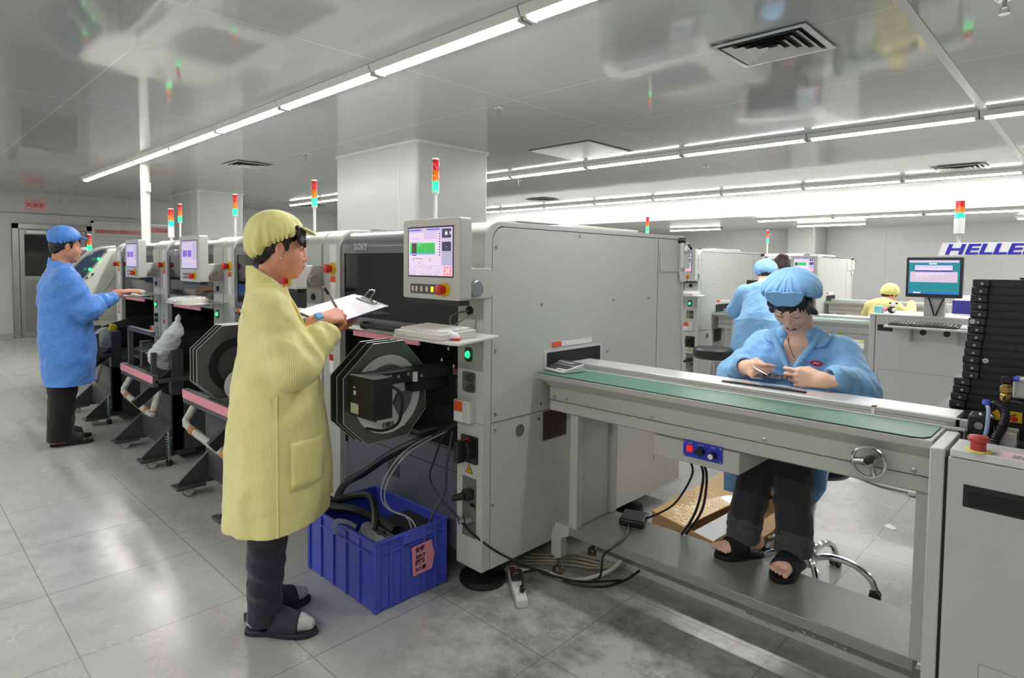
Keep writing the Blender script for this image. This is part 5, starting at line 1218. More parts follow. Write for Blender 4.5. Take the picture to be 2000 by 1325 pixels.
# ================================================================== people
HAIR = mat('dark_hair', (26,22,22), .35, var=.2, vscale=60, bump=.5, bscale=90)
LIPM = mat('lip_tone', (158,84,78), .4); EYEM = mat('eye_dark', (22,18,18), .15)
def frame(p0, fwd):
    f = np.array([fwd[0],fwd[1],0.]); f /= np.linalg.norm(f); return (np.array([p0[0],p0[1],0.]), np.array([f[1],-f[0],0.]), f)
def W(xf, p): o, r, f = xf; return V(o+p[0]*r+p[1]*f+p[2]*np.array([0,0,1.]))
def cap_hair(par, c, R, s, xf, m, hair=True, bangs=True, sides=False, h=.004, tight=1., cpitch=.0, lift=0., brim_y=0., brim_z=0., brim_t=.28, tz=1., thin=False, plane=(.744,-.668,-.0164), cm=((0,-.018,.065),(.108,.106,.098)), bag=((0,-.074,.005),(.080,.046,.062)), brim=(0,.070,.096), brim_r=(.072,.052,.0062)):
    Q = R@rotm(0,cpitch,0)
    T = lambda p: np.array(c)+Q@(np.array(p)*s); E = lambda p, r, k=.03, RR=None: ell(T(p), np.array(r)*s, Q if RR is None else Q@RR, k)
    n = Q@np.array([0,plane[0],plane[1]])/math.hypot(plane[0],plane[1]); d = float(n@np.array(c))+plane[2]*s-lift
    axis = Q@np.array([0,-.3,.95]); axis /= np.linalg.norm(axis); fx = Q@np.array([1.,0,0]); fy = np.cross(axis, fx); cc = np.array(c)
    def gather(X,Y,Z):
        x, y, z = X-cc[0], Y-cc[1], Z-cc[2]
        a = np.arctan2(x*fx[0]+y*fx[1]+z*fx[2], x*fy[0]+y*fy[1]+z*fy[2])
        t = -(n[0]*X+n[1]*Y+n[2]*Z-d)                        # height above the band
        w = np.exp(-np.maximum(t,0)/(.024*s))
        return (-.0042*s*w*np.sin(a*25+3*np.sin(a*4.3)+t*30)-.0018*np.exp(-((t-.05)/.045)**2)*np.sin(a*11+3*np.sin(a*3.1)+t*18)).astype(np.float32)
    q = [E(*cm), cut(n, d, .006)]
    if bag: q += [E(bag[0],bag[1],.03), sub(E((0,.0,-.085),(.088,.074,.058)),.02)]
    q += [field(gather)]
    lo, hi = cc-.21*s, cc+.21*s
    cp = sdf_obj('cap', q, lo, hi, h, m, par, xf)
    # elastic band and brim
    band = []
    e1 = np.cross(n, fx); c0 = np.array(c)-n*(float(n@np.array(c))-d)+e1*0
    bq = [E(cm[0], np.array(cm[1])-.0022), cut(n, d+.008*s,.003), cut(-n, -(d-.004*s),.003), field(gather)]
    sdf_obj('band', bq, lo, hi, h, m, cp, xf)
    Rb = rotm(0,brim_t,0)
    br = [ell(T(brim), np.array(brim_r)*s, Q@Rb, .01), cut(-n, -(d-.006*s), .003), field(lambda X,Y,Z: (.0016*np.sin(90*(X*fx[0]+Y*fx[1]+Z*fx[2]))).astype(np.float32))]
    sdf_obj('brim', br, lo, hi, min(h,.003), m, cp, xf)
    if hair:
        T2 = lambda p: np.array(c)+R@(np.array(p)*s); E2 = lambda p, r, k=.02: ell(T2(p), np.array(r)*s, R, k)
        hq = [E2((0,-.018,.032),(.080,.097,.088))]
        hq += [sub(E2((0,.118,-.048),(.100,.088,.070)),.010), sub(E2((0,.02,-.12),(.10,.11,.055)),.012)]
        hq += [E2((0,-.064,-.022),(.062,.040,.050))]
        if bangs:
            xs = np.linspace(-.060,.060,15)
            for i_, x in enumerate(xs):
                ln = (.008+.014*abs(math.sin(i_*2.3))) if not thin else (.010+.030*abs(math.sin(i_*1.9)))
                tip = np.array((x*1.08+.004*math.sin(i_*5.), (.0975 if not thin else .093)-7.*x*x, .052-ln-(.012 if not thin else 0)))
                hq.append(cone(T2((x,(.080 if not thin else .070)-6.*x*x,.085)), T2(tip), (.0125 if not thin else .0095)*s, (.0035 if not thin else .0012)*s, .010))
        for sx in (-1,1):
            hq.append(cone(T2((sx*.074,.022,.04)), T2((sx*.075,.026,-.006)), .013*s, .005*s, .012))
            if sides: hq += [cone(T2((sx*.066,.050,.050)), T2((sx*.080,.030,-.030)), .014*s, .010*s, .015), cone(T2((sx*.080,.030,-.030)), T2((sx*.074,-.005,-.085)), .011*s, .010*s, .015), cone(T2((sx*.070,.060,.045)), T2((sx*.070,.058,-.015)), .006*s, .003*s, .008)]
        strand = field(lambda X,Y,Z: (.0012*np.sin(210*((X-c[0])*R[0][0]+(Y-c[1])*R[1][0]+(Z-c[2])*R[2][0])+6*np.sin(40*Z))).astype(np.float32))
        sdf_obj('hair', hq+[strand], lo, hi, .0032, HAIR, par, xf)
    return cp
def foot_prims(heel, toe, z0, w=.040):
    heel, toe = np.array(heel,float), np.array(toe,float); d = toe-heel; L = np.linalg.norm(d); d /= L; n = np.array([-d[1],d[0]])
    at = lambda t, o, z: (heel[0]+d[0]*t*L+n[0]*o, heel[1]+d[1]*t*L+n[1]*o, z0+z)
    q = [cone(at(.12,0,.034), at(.30,0,.040), .031,.030,.02), cone(at(.25,0,.07), at(.60,0,.035), .033,.026,.03), cone(at(.45,.012,.028), at(.74,.016,.024), .026,.024,.02), cone(at(.45,-.012,.026), at(.70,-.018,.022), .024,.021,.02)]
    return q, at, L, d, n
def toes(at, side, z=0.): 
    return [cone(at(.72,side*o,.022+z), at(e,side*o*1.05,.014+z), r, r*.92, .003) for o, e, r in ((.029,.975,.0118),(.0095,.965,.0080),(-.0065,.945,.0076),(-.0215,.915,.0072),(-.0345,.875,.0066))]
def sandal(name, par, heel, toe, z0, xf, m, side=1, label=None):
    _, at, L, d, n = foot_prims(heel, toe, z0)
    prof = [(.0,.0),(.02,.026),(.12,.036),(.35,.034),(.6,.046),(.82,.048),(.95,.034),(1.03,.008)]
    pts = [at(t-.015,o,0)[:2] for t, o in prof]+[at(t-.015,-o,0)[:2] for t, o in prof[::-1]]
    g = G(); n_ = len(pts); vs = [W(xf,(p[0],p[1],z0)) for p in pts]+[W(xf,(p[0],p[1],z0+.020)) for p in pts]
    ar = sum(vs[i].x*vs[(i+1)%n_].y-vs[(i+1)%n_].x*vs[i].y for i in range(n_))
    fs = [list(range(n_))[::-1], list(range(n_,2*n_))]+[(i,(i+1)%n_,n_+(i+1)%n_,n_+i) for i in range(n_)]
    g.add(vs, fs if ar > 0 else [f[::-1] for f in fs])
    so = obj('sandal', g, m, par, bevel=.004)
    dv = np.array([d[0],d[1],0]); h2 = np.array([heel[0],heel[1],0])
    q = [cone(at(.36,0,.078), at(.66,0,.056), .041,.034,.02), cone(at(.40,.014,.040), at(.80,.018,.038), .036,.034,.02), cone(at(.40,-.014,.038), at(.80,-.018,.036), .035,.031,.02),
         cut(dv, float(dv@h2)+.77*L,.004), cut(-dv, -(float(dv@h2)+.36*L),.004), cut((0,0,-1), -(z0+.014),.003)]
    lo = np.minimum(np.array(at(.5,0,0)),np.array(at(.5,0,0)))-.16; 
    sdf_obj('strap', q, lo, lo+.32, .0035, m, so, xf)
    return so
YC = fabric('yellow_coat_cloth', (242,235,160), (216,206,132), 'angle', 236., .5, bump=.45)
YP = fabric('yellow_plain_cloth', (240,233,152), rough=.55, bump=.4)
BC = fabric('light_blue_coat_cloth', (142,198,250), rough=.5, bump=.45)
BC2 = fabric('blue_coat_cloth', (84,144,226), rough=.5, bump=.5)
JEAN = fabric('dark_jeans', (44,47,56), rough=.75, bump=.5); JBLK = fabric('black_trousers', (22,22,25), rough=.75); JGR = fabric('charcoal_trousers', (50,50,53), rough=.8, bump=.4); JCUF = fabric('grey_trouser_cuff', (78,78,80), rough=.85)
SKY = skin('skin_tan', (226,160,130)); SKS = skin('skin_light', (246,202,178)); SKM = skin('skin_brown', (206,146,116))
SOCK = fabric('white_sock', (206,206,204), rough=.9); SAND = mat('sandal_navy', (42,46,54), .7); SANDB = mat('sandal_black', (26,26,28), .7)
TRF = lambda a, n: -a
# ------------------------------------------------------------------ 1. standing worker in yellow
xf = frame((-2.31,1.08), (.419,.908)); c = np.array([0,.015,1.503]); R = rotm(0,.08,0); s = .95
legs = lambda k, z0=.10: [cone((.08,-.005,.82),(.055,-.03,.44),.085*k,.062*k,.04), cone((.055,-.03,.44),(.015,-.05,z0),.060*k,.045*k,.03), cone((-.08,-.005,.82),(-.085,-.03,.44),.085*k,.062*k,.04), cone((-.085,-.03,.44),(-.112,-.05,z0),.060*k,.045*k,.03)]
Rh = np.array([[-.62,-.53,.58],[-.50,.82,.22],[-.60,.20,.78]])   # rows local axes, columns: thumb side, fingers, back of the hand
yh = np.array([-.50,.85,.16]); yh /= np.linalg.norm(yh); zh = np.array([.60,.22,.77]); zh -= yh*(zh@yh); zh /= np.linalg.norm(zh); xh = np.cross(zh,yh)*-1
xh = -np.cross(yh,zh)
Hr = hand_prims((.115,.158,1.236), np.stack([xh,yh,zh],1), 1, ((.55,.75,.5),(.65,.85,.5),(.75,.95,.5),(.85,1.0,.5)), .98, thumb=((.018,.018,-.008),(.040,.048,-.022),(.034,.080,-.036),(.022,.100,-.044)))
yl_ = np.array([-.10,.93,.30]); yl_ /= np.linalg.norm(yl_); zl = np.array([-.25,.28,-.93]); zl -= yl_*(zl@yl_); zl /= np.linalg.norm(zl); xl2 = np.cross(yl_,zl)
Hl = hand_prims((-.10,.185,1.164), np.stack([xl2,yl_,zl],1), -1, ((.2,.3,.2),)*4, .98)
fr, atR, LR, dR, nR = foot_prims((-.022,-.115),(.088,.140),.018); fl, atL, LL, dL, nL = foot_prims((-.105,-.125),(-.186,.128),.018)
body = head_prims(c,R,s)+[cone(c+R@np.array([0,-.026,-.06]),(0,-.036,1.30),.042,.050,.02),
    loft([(.80,0,-.0,.15,.11),(.95,0,0,.13,.10),(1.15,0,-.02,.145,.10),(1.28,0,-.03,.15,.075),(1.33,0,-.035,.07,.05)],.04),
    cone((.155,-.03,1.27),(.215,.055,1.08),.05,.042), cone((.215,.055,1.08),(.120,.150,1.228),.040,.027), cone((-.155,-.03,1.27),(-.20,.055,1.075),.05,.042), cone((-.20,.055,1.075),(-.105,.18,1.17),.040,.027)]+legs(.8)+Hr+Hl+fr+fl
P1 = sdf_obj('person', body, (-.30,-.25,0), (.30,.48,1.68), .0032, SKY, None, xf)
tag(P1, 'person in yellow coat and cap standing and writing on a clipboard', 'person')
lips_etc(P1, c, R, s, xf, LIPM, HAIR, EYEM)
obj('earring', G().ball(W(xf, c+R@(np.array([.079,.006,-.036])*s)),.0045,10,7), CHROME, P1)
cap_hair(P1, c, R, s, xf, YP, plane=(.482,-.876,-.0342), cm=((0,-.022,.060),(.100,.114,.097)), bag=((0,-.080,.016),(.084,.054,.066)), brim=(0,.088,.090), brim_t=.38)
cs = [(.44,0,.003,.235,.197),(.73,0,.006,.225,.190),(.91,0,.0,.215,.168),(1.06,0,-.006,.20,.142),(1.21,0,-.018,.192,.113),(1.28,0,-.026,.175,.092),(1.33,0,-.032,.125,.074),(1.36,0,-.035,.085,.064)]
A1 = [cone((.155,-.03,1.275),(.222,.060,1.080),.078,.082,.05), cone((.222,.060,1.080),(.135,.165,1.178),.080,.064,.04), cone((-.155,-.03,1.275),(-.20,.060,1.075),.076,.078,.05), cone((-.20,.06,1.075),(-.115,.175,1.165),.074,.058,.04)]
coat = [loft([(1.31,0,-.030,.082,.074),(1.44,0,-.036,.070,.064)],.01), cut((0,.55,.835),1.151,.004), sub(loft([(1.30,0,-.033,.064,.057),(1.47,0,-.036,.062,.056)]),.004),
    loft(cs,.025)]+A1+[sub(cone((0,-.03,1.30),(0,-.028,1.45),.060,.066),.006), wrinkle(11,.0055,11,(1,1,.45)), wrinkle(13,.0022,30,(1,1,.7)), folds((.155,-.03,1.275),(.222,.06,1.08),.008,2.2,.09,1), folds((.222,.06,1.08),(.135,.165,1.178),.010,2.6,.09,2,1.6),
    field(lambda X,Y,Z: (.0045*np.clip((1.0-Z)/.5,0,1)*np.sin(7*np.arctan2(X,Y)+2*np.sin(3*np.arctan2(X,Y))+Z*2)).astype(np.float32)),
    cut((0,.12,-.993),-.463,.003), sub(loft([(.40,0,.003,.217,.178),(.58,0,.004,.212,.174)],.01),.004), sub(cone((.128,.172,1.190),(.085,.235,1.255),.050,.060),.006), sub(cone((-.11,.18,1.17),(-.09,.25,1.2),.046,.055),.006)]
ct1 = sdf_obj('coat', coat, (-.34,-.27,.40), (.34,.30,1.44), .0042, YC, P1, xf)
# hem band, side seam, pocket
def on_coat(pts, off=.003):
    """push points (x,z) at the wearer's right side out onto the coat surface"""
    from mathutils.bvhtree import BVHTree
    me = ct1.data; bv = BVHTree.FromPolygons([v.co+WL[ct1] for v in me.vertices], [list(p.vertices) for p in me.polygons]); out = []
    for y, z in pts:
        o = W(xf,(.6,y,z)); d = W(xf,(-.4,y,z))-o; hit = bv.ray_cast(o, d.normalized())
        out.append((hit[0] if hit[0] is not None else W(xf,(.2,y,z)))-d.normalized()*off)
    return out
seam = on_coat([(.0,z) for z in np.linspace(.97,.47,22)], .001)
obj('side_seam', G().tube(seam,.004,6), YP, ct1)
grid = [[(y,z-.018*(y-.03)/.12*0+ .0) for y in np.linspace(.045,.165,8)] for z in np.linspace(.80,.63,9)]
flat = on_coat([p for r in grid for p in r], .004); g = G(); 
g.add(flat, [(i*8+j, i*8+j+1, (i+1)*8+j+1, (i+1)*8+j) for i in range(8) for j in range(7)])
pk = obj('pocket', g, YP, ct1); sm = pk.modifiers.new('thickness','SOLIDIFY'); sm.thickness = .003
obj('front_edge', G().tube(curve([W(xf,(-.01,.045,1.325)),W(xf,(-.01,.080,1.26)),W(xf,(-.01,.113,1.17)),W(xf,(-.01,.145,1.05)),W(xf,(-.01,.182,.85)),W(xf,(-.01,.205,.65)),W(xf,(-.01,.207,.52))],6),.006,6), YP, ct1)
obj('coat_lapel', G().prism([(0,0),(.035,.02),(.03,-.09),(.0,-.10)],'x',0,.004), YP, ct1).data.transform(Matrix.Identity(4))
bpy.data.objects.remove(bpy.data.objects['coat_lapel'])
tr = [cone((.08,-.01,.82),(.055,-.035,.46),.100,.080,.03), cone((.055,-.035,.46),(.015,-.052,.075),.076,.062,.03), cone((-.08,-.005,.82),(-.085,-.035,.46),.10,.078,.03), cone((-.085,-.035,.46),(-.11,-.052,.075),.074,.062,.03),
    folds((.055,-.035,.46),(.015,-.052,.05),.0065,5.,.11,1.3,1.4), folds((-.085,-.035,.46),(-.11,-.052,.05),.006,5.,.11,.4,1.4), wrinkle(5,.003,22), cut((0,0,-1),-.048,.004)]
sdf_obj('trousers', tr, (-.22,-.18,.03), (.20,.14,.80), .0042, JEAN, P1, xf)
for f_, at_ in ((fr,atR),(fl,atL)):
    sdf_obj('sock', [dict(q) for q in f_]+[cone(at_(.72,.006,.026),at_(.88,.004,.022),.034,.024,.02), field(lambda X,Y,Z: np.float32(-.0015)+0*X)], np.array(at_(.5,0,0))-.17, np.array(at_(.5,0,0))+.17, .0035, SOCK, P1, xf)
for h_, t_ in (((-.022,-.115),(.088,.140)),((-.105,-.125),(-.186,.128))):
    so = sandal('sandal', P1, h_, t_, .0, xf, SAND)
# watch, pen, clipboard
wa = np.array([.122,.148,1.230])-yh*.006
g = G(); g.tube([W(xf, wa+(xh*math.cos(t)*.0275+zh*math.sin(t)*.0255)) for t in np.linspace(0,2*math.pi,28,endpoint=False)], .006, 8, closed=True)
wt = thing('wristwatch', 'pale blue plastic watch on the wrist of the yellow-coated worker', 'watch', tuple(W(xf,wa)))
obj('strap', g, mat('watch_blue', (150,206,240), .4), wt)
obj('case', G().obox(W(xf,wa+zh*.031), W((np.zeros(3),xf[1],xf[2]),tuple(xh*.014)), W((np.zeros(3),xf[1],xf[2]),tuple(yh*.015)), W((np.zeros(3),xf[1],xf[2]),tuple(zh*.006))), mat('watch_case', (110,176,236), .35), wt, bevel=.003)
N0, N1 = np.array([.075,.218,1.216]), np.array([-.08,.452,1.272]); u_ = N1-N0; LU = np.linalg.norm(u_); u_ /= LU; w_ = np.array([-.789,-.578,.21]); w_ -= u_*(w_@u_); w_ /= np.linalg.norm(w_); n_ = np.cross(w_,u_); n_ = n_ if n_[2] > 0 else -n_
N0 = N0-u_*.03; LU += .03; WD = .215
Z0 = (np.zeros(3),xf[1],xf[2]); D3 = lambda v: W(Z0, tuple(v))
cbd = thing('clipboard', 'dark blue clipboard with white sheets held by the yellow-coated worker', 'clipboard', tuple(W(xf, N0)))
mid = N0+u_*LU/2+w_*WD/2
obj('board', G().obox(W(xf,mid-n_*.003), D3(u_*LU/2), D3(w_*WD/2), D3(n_*.0022)), mat('clipboard_navy', (38,48,96), .4), cbd, bevel=.001)
obj('paper', G().obox(W(xf,mid-u_*.004+n_*.0005), D3(u_*(LU/2-.012)), D3(w_*(WD/2-.004)), D3(n_*.0010)), mat('bright_paper', (244,244,248), .6), cbd)
cl = N0+u_*(LU-.030)+w_*WD*.5
cp_ = obj('clip', G().obox(W(xf,cl+n_*.006), D3(u_*.012), D3(w_*.055), D3(n_*.004)).obox(W(xf,cl+u_*.012+n_*.003), D3(u_*.006), D3(w_*.065), D3(n_*.002)), CHROME, cbd, bevel=.002)
lv = [cl+w_*.018+n_*.008, cl+w_*.018+u_*.012+n_*.022, cl+w_*.016+u_*.030+n_*.036, cl+w_*.008+u_*.038+n_*.042, cl-w_*.008+u_*.038+n_*.042, cl-w_*.016+u_*.030+n_*.036, cl-w_*.018+u_*.012+n_*.022, cl-w_*.018+n_*.008]
obj('clip_lever', G().tube([W(xf,p) for p in lv],.0042,8), CHROME, cp_)
obj('clip_spring', G().cyl(W(xf,cl-w_*.03+n_*.011),W(xf,cl+w_*.03+n_*.011),.006), STEEL, cp_)
pen_t = N0+u_*.095+w_*.045+n_*.002; pen_e = np.array([.105,.165,1.368])
pn = thing('pen', 'silver and black pen in the hand of the yellow-coated worker', 'pen', tuple(W(xf,pen_t)))
pd = (pen_e-pen_t)
obj('barrel', G().tube([W(xf,pen_t+pd*t) for t in (0,.08,.15,.9,.97)],[.001,.003,.0056,.0056,.0046],10), mat('pen_silver',(186,188,192),.25,metal=.7), pn)
obj('pen_clip', G().tube([W(xf,pen_t+pd*t+n_*.006) for t in (.62,.95,.985)],.0016,6), BLACK, pn)
obj('pen_band', G().cyl(W(xf,pen_t+pd*.72),W(xf,pen_t+pd*.92),.0059,n=10), BLACK, pn)
# ------------------------------------------------------------------ 2. seated worker in light blue
xf2 = frame((-.96,2.85), (0,-1)); c2 = np.array([.012,.104,1.312]); R2 = rotm(.08,.86,0); s2 = 1.05
def axes(y, z, mirror):
    y = np.array(y,float); y /= np.linalg.norm(y); z = np.array(z,float); z -= y*(z@y); z /= np.linalg.norm(z); x = np.cross(y,z)*(-1 if mirror else 1); return np.stack([x,y,z],1)
HR = hand_prims((.128,.285,1.030), axes((-.70,.70,.0),(.70,.68,.12),True), 1, ((.80,.85,.4),(1.0,1.0,.5),(1.15,1.05,.5),(1.25,1.05,.5)), .95, thumb=((.020,.020,-.006),(.040,.050,-.016),(.034,.080,-.028),(.022,.098,-.034)))
HL = hand_prims((-.185,.318,1.020), axes((.96,.26,.02),(-.28,.94,.12),False), -1, ((.30,.60,.35),(.45,.75,.4),(.6,.8,.45),(.7,.85,.45)), .95, thumb=((.022,.020,-.006),(.040,.055,-.014),(.036,.088,-.022),(.030,.112,-.026)))
for q in ():
    pass
f2r, at2r, L2r, d2r, n2r = foot_prims((.040,.290),(.168,.448),.270); f2l, at2l, L2l, d2l, n2l = foot_prims((-.100,.255),(-.092,.478),.270)
body2 = head_prims(c2,R2,s2)+[cone(c2+R2@np.array([0,-.03,-.06]),(0,.015,1.13),.052,.056,.03),
    loft([(.72,0,-.11,.15,.12),(.90,0,-.07,.13,.11),(1.04,0,-.01,.145,.105),(1.12,0,.01,.15,.085),(1.16,0,.015,.08,.06)],.04),
    cone((.165,-.0,1.09),(.24,.085,.945),.05,.042), cone((.24,.085,.945),(.130,.280,1.028),.040,.027), cone((-.165,0,1.09),(-.225,.10,.955),.05,.042), cone((-.225,.10,.955),(-.187,.315,1.020),.040,.027),
    cone((.09,-.10,.74),(.065,.25,.672),.075,.055,.04), cone((.065,.25,.672),(.085,.325,.33),.052,.038,.03), cone((-.09,-.10,.74),(-.06,.25,.672),.075,.055,.04), cone((-.06,.25,.672),(-.095,.31,.33),.052,.038,.03)]+HR+HL+f2r+toes(at2r,-1)+f2l+toes(at2l,1)
P2 = sdf_obj('person', body2, (-.31,-.26,.25), (.33,.50,1.48), .0032, SKS, None, xf2)
tag(P2, 'person in light blue coat and cap seated at the conveyor, looking at a circuit board', 'person')
lips_etc(P2, c2, R2, s2, xf2, LIPM, HAIR, EYEM, closed=True)
cap_hair(P2, c2, R2, s2, xf2, BC, sides=True, thin=True, plane=(.80,-.60,-.024), cm=((0,-.014,.048),(.115,.101,.087)), bag=((0,-.070,.01),(.090,.046,.06)), brim=(0,.068,.112), brim_t=1.0, brim_r=(.076,.045,.0065))
cs2 = [(.648,0,-.125,.212,.185),(.72,0,-.12,.205,.175),(.86,0,-.085,.200,.155),(.98,0,-.045,.205,.148),(1.06,0,-.01,.195,.125),(1.11,0,.004,.165,.105),(1.15,0,.012,.11,.082),(1.175,0,.015,.085,.070)]
coat2 = [loft(cs2,.03), cone((.160,.0,1.085),(.248,.085,.950),.082,.086,.05), cone((.248,.085,.950),(.160,.245,1.030),.080,.046,.04), cone((-.160,.0,1.085),(-.235,.095,.955),.082,.088,.05), cone((-.235,.095,.955),(-.215,.285,1.030),.082,.046,.04),
    sub(ell((.005,.125,1.125),(.052,.075,.098)),.012), sub(cone((0,.02,1.10),(0,.06,1.25),.058,.07),.008), wrinkle(21,.0055,13,(1,1,.7)), wrinkle(23,.0034,30), folds((.160,0,1.085),(.248,.085,.950),.009,2.0,.10,2), folds((.248,.085,.95),(.16,.245,1.015),.010,3.,.09,3,1.5), folds((-.16,0,1.085),(-.235,.095,.955),.009,2.0,.10,5), folds((-.235,.095,.955),(-.215,.285,1.012),.010,3.,.10,1,1.5),
    sub(cone((.150,.262,1.030),(.10,.32,1.04),.030,.042),.006), sub(cone((-.211,.295,1.028),(-.17,.34,1.03),.031,.042),.006)]
ct2 = sdf_obj('coat', coat2, (-.36,-.34,.60), (.37,.36,1.24), .0042, BC, P2, xf2)
# hanging coat tails either side of the stool
for poly, y0, y1 in (([(-1.235,.78),(-1.222,.60),(-1.213,.445),(-1.175,.437),(-1.138,.440),(-1.142,.60),(-1.15,.78)],2.66,2.76), ([(-.905,.80),(-.895,.62),(-.878,.50),(-.858,.448),(-.825,.50),(-.797,.555),(-.792,.64),(-.78,.80)],2.66,2.78)):
    g = G(); n_ = len(poly)
    for k in range(7):
        t = k/6; y = y0+(y1-y0)*t
        g.v += [(x+.012*math.sin(z*14+t*3)*(1-.3*t), y-.02*math.cos((x+1.0)*26)+.01*math.sin(z*20), z+.05*t) for x, z in poly]
    fs = [list(range(n_)), [6*n_+i for i in range(n_)][::-1]]+[(k*n_+i,(k+1)*n_+i,(k+1)*n_+(i+1)%n_,k*n_+(i+1)%n_) for k in range(6) for i in range(n_)]
    g.f += fs; g.m += [0]*len(fs); obj('coat_tail', g, BC, P2, angle=60)
for sx, e in ((1,.0),(-1,.0)):                                        # open collar wings and stand
    q = [ell((sx*.088,.068,1.150),(.056,.012,.044),rotm(sx*.55,-.75,sx*.35),.01), ell((sx*.062,.055,1.172),(.022,.045,.026),rotm(sx*.35,.3,0),.015), ell((sx*.050,.125,1.085),(.016,.010,.085),rotm(sx*.3,-.42,sx*.42),.01)]
    sdf_obj('collar', q, (sx*.09-.10,-.02,1.0), (sx*.09+.10,.22,1.26), .003, BC, P2, xf2)
obj('necklace', G().tube(curve([W(xf2,(.038,.070,1.160)),W(xf2,(.026,.100,1.125)),W(xf2,(.004,.116,1.085)),W(xf2,(-.006,.118,1.066))],6),.0016,6), mat('dark_cord',(70,24,24),.6), P2)
from mathutils.bvhtree import BVHTree
bv2 = BVHTree.FromPolygons([v.co+WL[ct2] for v in ct2.data.vertices], [list(p.vertices) for p in ct2.data.polygons])
def chest(X, Z, off=.002):
    h = bv2.ray_cast(V((X,2.3,Z)), V((0,1,0))); return (h[0] if h[0] is not None else V((X,2.72,Z)))-V((0,off,0))
def patch(name, poly, m, par, off=.0025, th=.0015):
    """thin cloth patch following the chest; poly in (X,Z)"""
    P = [chest(x,z,off) for x, z in poly]; cx_ = sum((p for p in P), V((0,0,0)))/len(P); cx_ = chest(cx_.x,cx_.z,off)
    g = G(); g.add(P+[cx_], [(i,(i+1)%len(P),len(P)) for i in range(len(P))]); return obj(name, g, m, par, smooth=False)
ex, ez = -.868, 1.052
em = patch('emblem', [(ex+.024*math.cos(t*math.pi/9),ez+.0125*math.sin(t*math.pi/9)) for t in range(18)], mat('emblem_red',(214,44,56),.5), ct2)
for a, b in (((-.012,-.004),(-.002,.006)),((-.002,.006),(.003,-.004)),((.003,-.004),(.012,.004))):
    A_, B_ = chest(ex+a[0],ez+a[1],.0045), chest(ex+b[0],ez+b[1],.0045); obj('emblem_mark', G().tube([A_,B_],.0018,5), PAPER, em)
for sx in (-1,1): obj('emblem_wing', G().tube([chest(ex+sx*.024,ez,.003),chest(ex+sx*.036,ez+.004,.003)],.0012,5), mat('emblem_red',(214,44,56),.5), em)
text('鸿达', .02, tuple(chest(ex+.018,ez+.014,.006)), (1,0,0), (0,.15,1), mat('emblem_green',(84,196,180),.5), 'emblem_text', em)
fl_ = obj('pocket_flap', G().tube([chest(x,1.018-.004*((x+.862)/.03),.003) for x in np.linspace(-.892,-.832,8)],.0045,6), BC, ct2)
bt = chest(-.972,1.036,.003); obj('button', G().cyl(bt,bt-V((0,.004,-.0005)),.0095,n=20).cyl(bt-V((0,.004,0)),bt-V((0,.005,0)),.006,n=16), mat('shell_button',(222,222,216),.3), ct2)
obj('placket', G().tube([chest(-.972+.004*math.sin(z*30),z,.001) for z in np.linspace(1.045,.93,10)],.004,6), BC, ct2)
tr2 = [cone((.09,-.10,.74),(.065,.25,.672),.092,.078,.04), cone((.065,.25,.672),(.098,.325,.40),.074,.068,.03), cone((-.09,-.10,.74),(-.06,.25,.672),.092,.078,.04), cone((-.06,.25,.672),(-.092,.31,.40),.074,.070,.03), folds((.065,.25,.62),(.098,.325,.38),.004,4,.10,1), folds((-.06,.25,.62),(-.092,.31,.38),.004,4,.10,2), wrinkle(8,.003,20), cut((0,0,-1),-.385,.003)]
sdf_obj('trousers', tr2, (-.22,-.22,.37), (.24,.43,.86), .0042, JGR, P2, xf2)
for a, b, q1 in (((.096,.325,.42),(.100,.335,.335),1),((-.092,.31,.42),(-.093,.315,.335),2)):
    sdf_obj('trouser_cuff', [cone(a,b,.066,.073,.02), folds(a,b,.006,2.5,.12,q1,1.5), wrinkle(40+q1,.0045,30), cut((0,0,-1),-.308,.006), cut((0,0,1),.415,.006)], (min(a[0],b[0])-.11,.2,.28), (max(a[0],b[0])+.11,.45,.46), .0042, JCUF, P2, xf2)
for h_, t_ in (((.040,.290),(.168,.448)),((-.100,.255),(-.092,.478))): sandal('sandal', P2, h_, t_, .2455, xf2, SANDB)
# circuit board and tweezers in the hands
pb = thing('circuit_board', 'small dark circuit board between the hands of the seated worker', 'circuit board', (-.945,2.46,1.02))
obj('board', G().obox((-.940,2.462,1.022),(.062,-.002,.001),(.001,.030,.004),(0,0,.0012)), mat('board_dark',(44,52,60),.3,metal=.2), pb)
random.seed(9)
for i in range(7):
    x, y = -.99+.015*i, 2.445+.03*random.random(); obj('component', G().box(x,x+.010,y,y+.008,1.022,1.027), random.choice([BLACK,STEEL,mat('gold_pad',(196,170,100),.3,metal=.8)]), pb)
tz = thing('tweezers', 'steel tweezers in the right hand of the seated worker', 'tweezers', (-1.0,2.47,1.02))
for o in (-.004,.004): obj('arm', G().tube([(-1.04,2.50+o*.2,1.045),(-1.0,2.478+o,1.036),(-.962,2.462+o*.3,1.026)],[.002,.002,.0008],6), STEEL, tz)
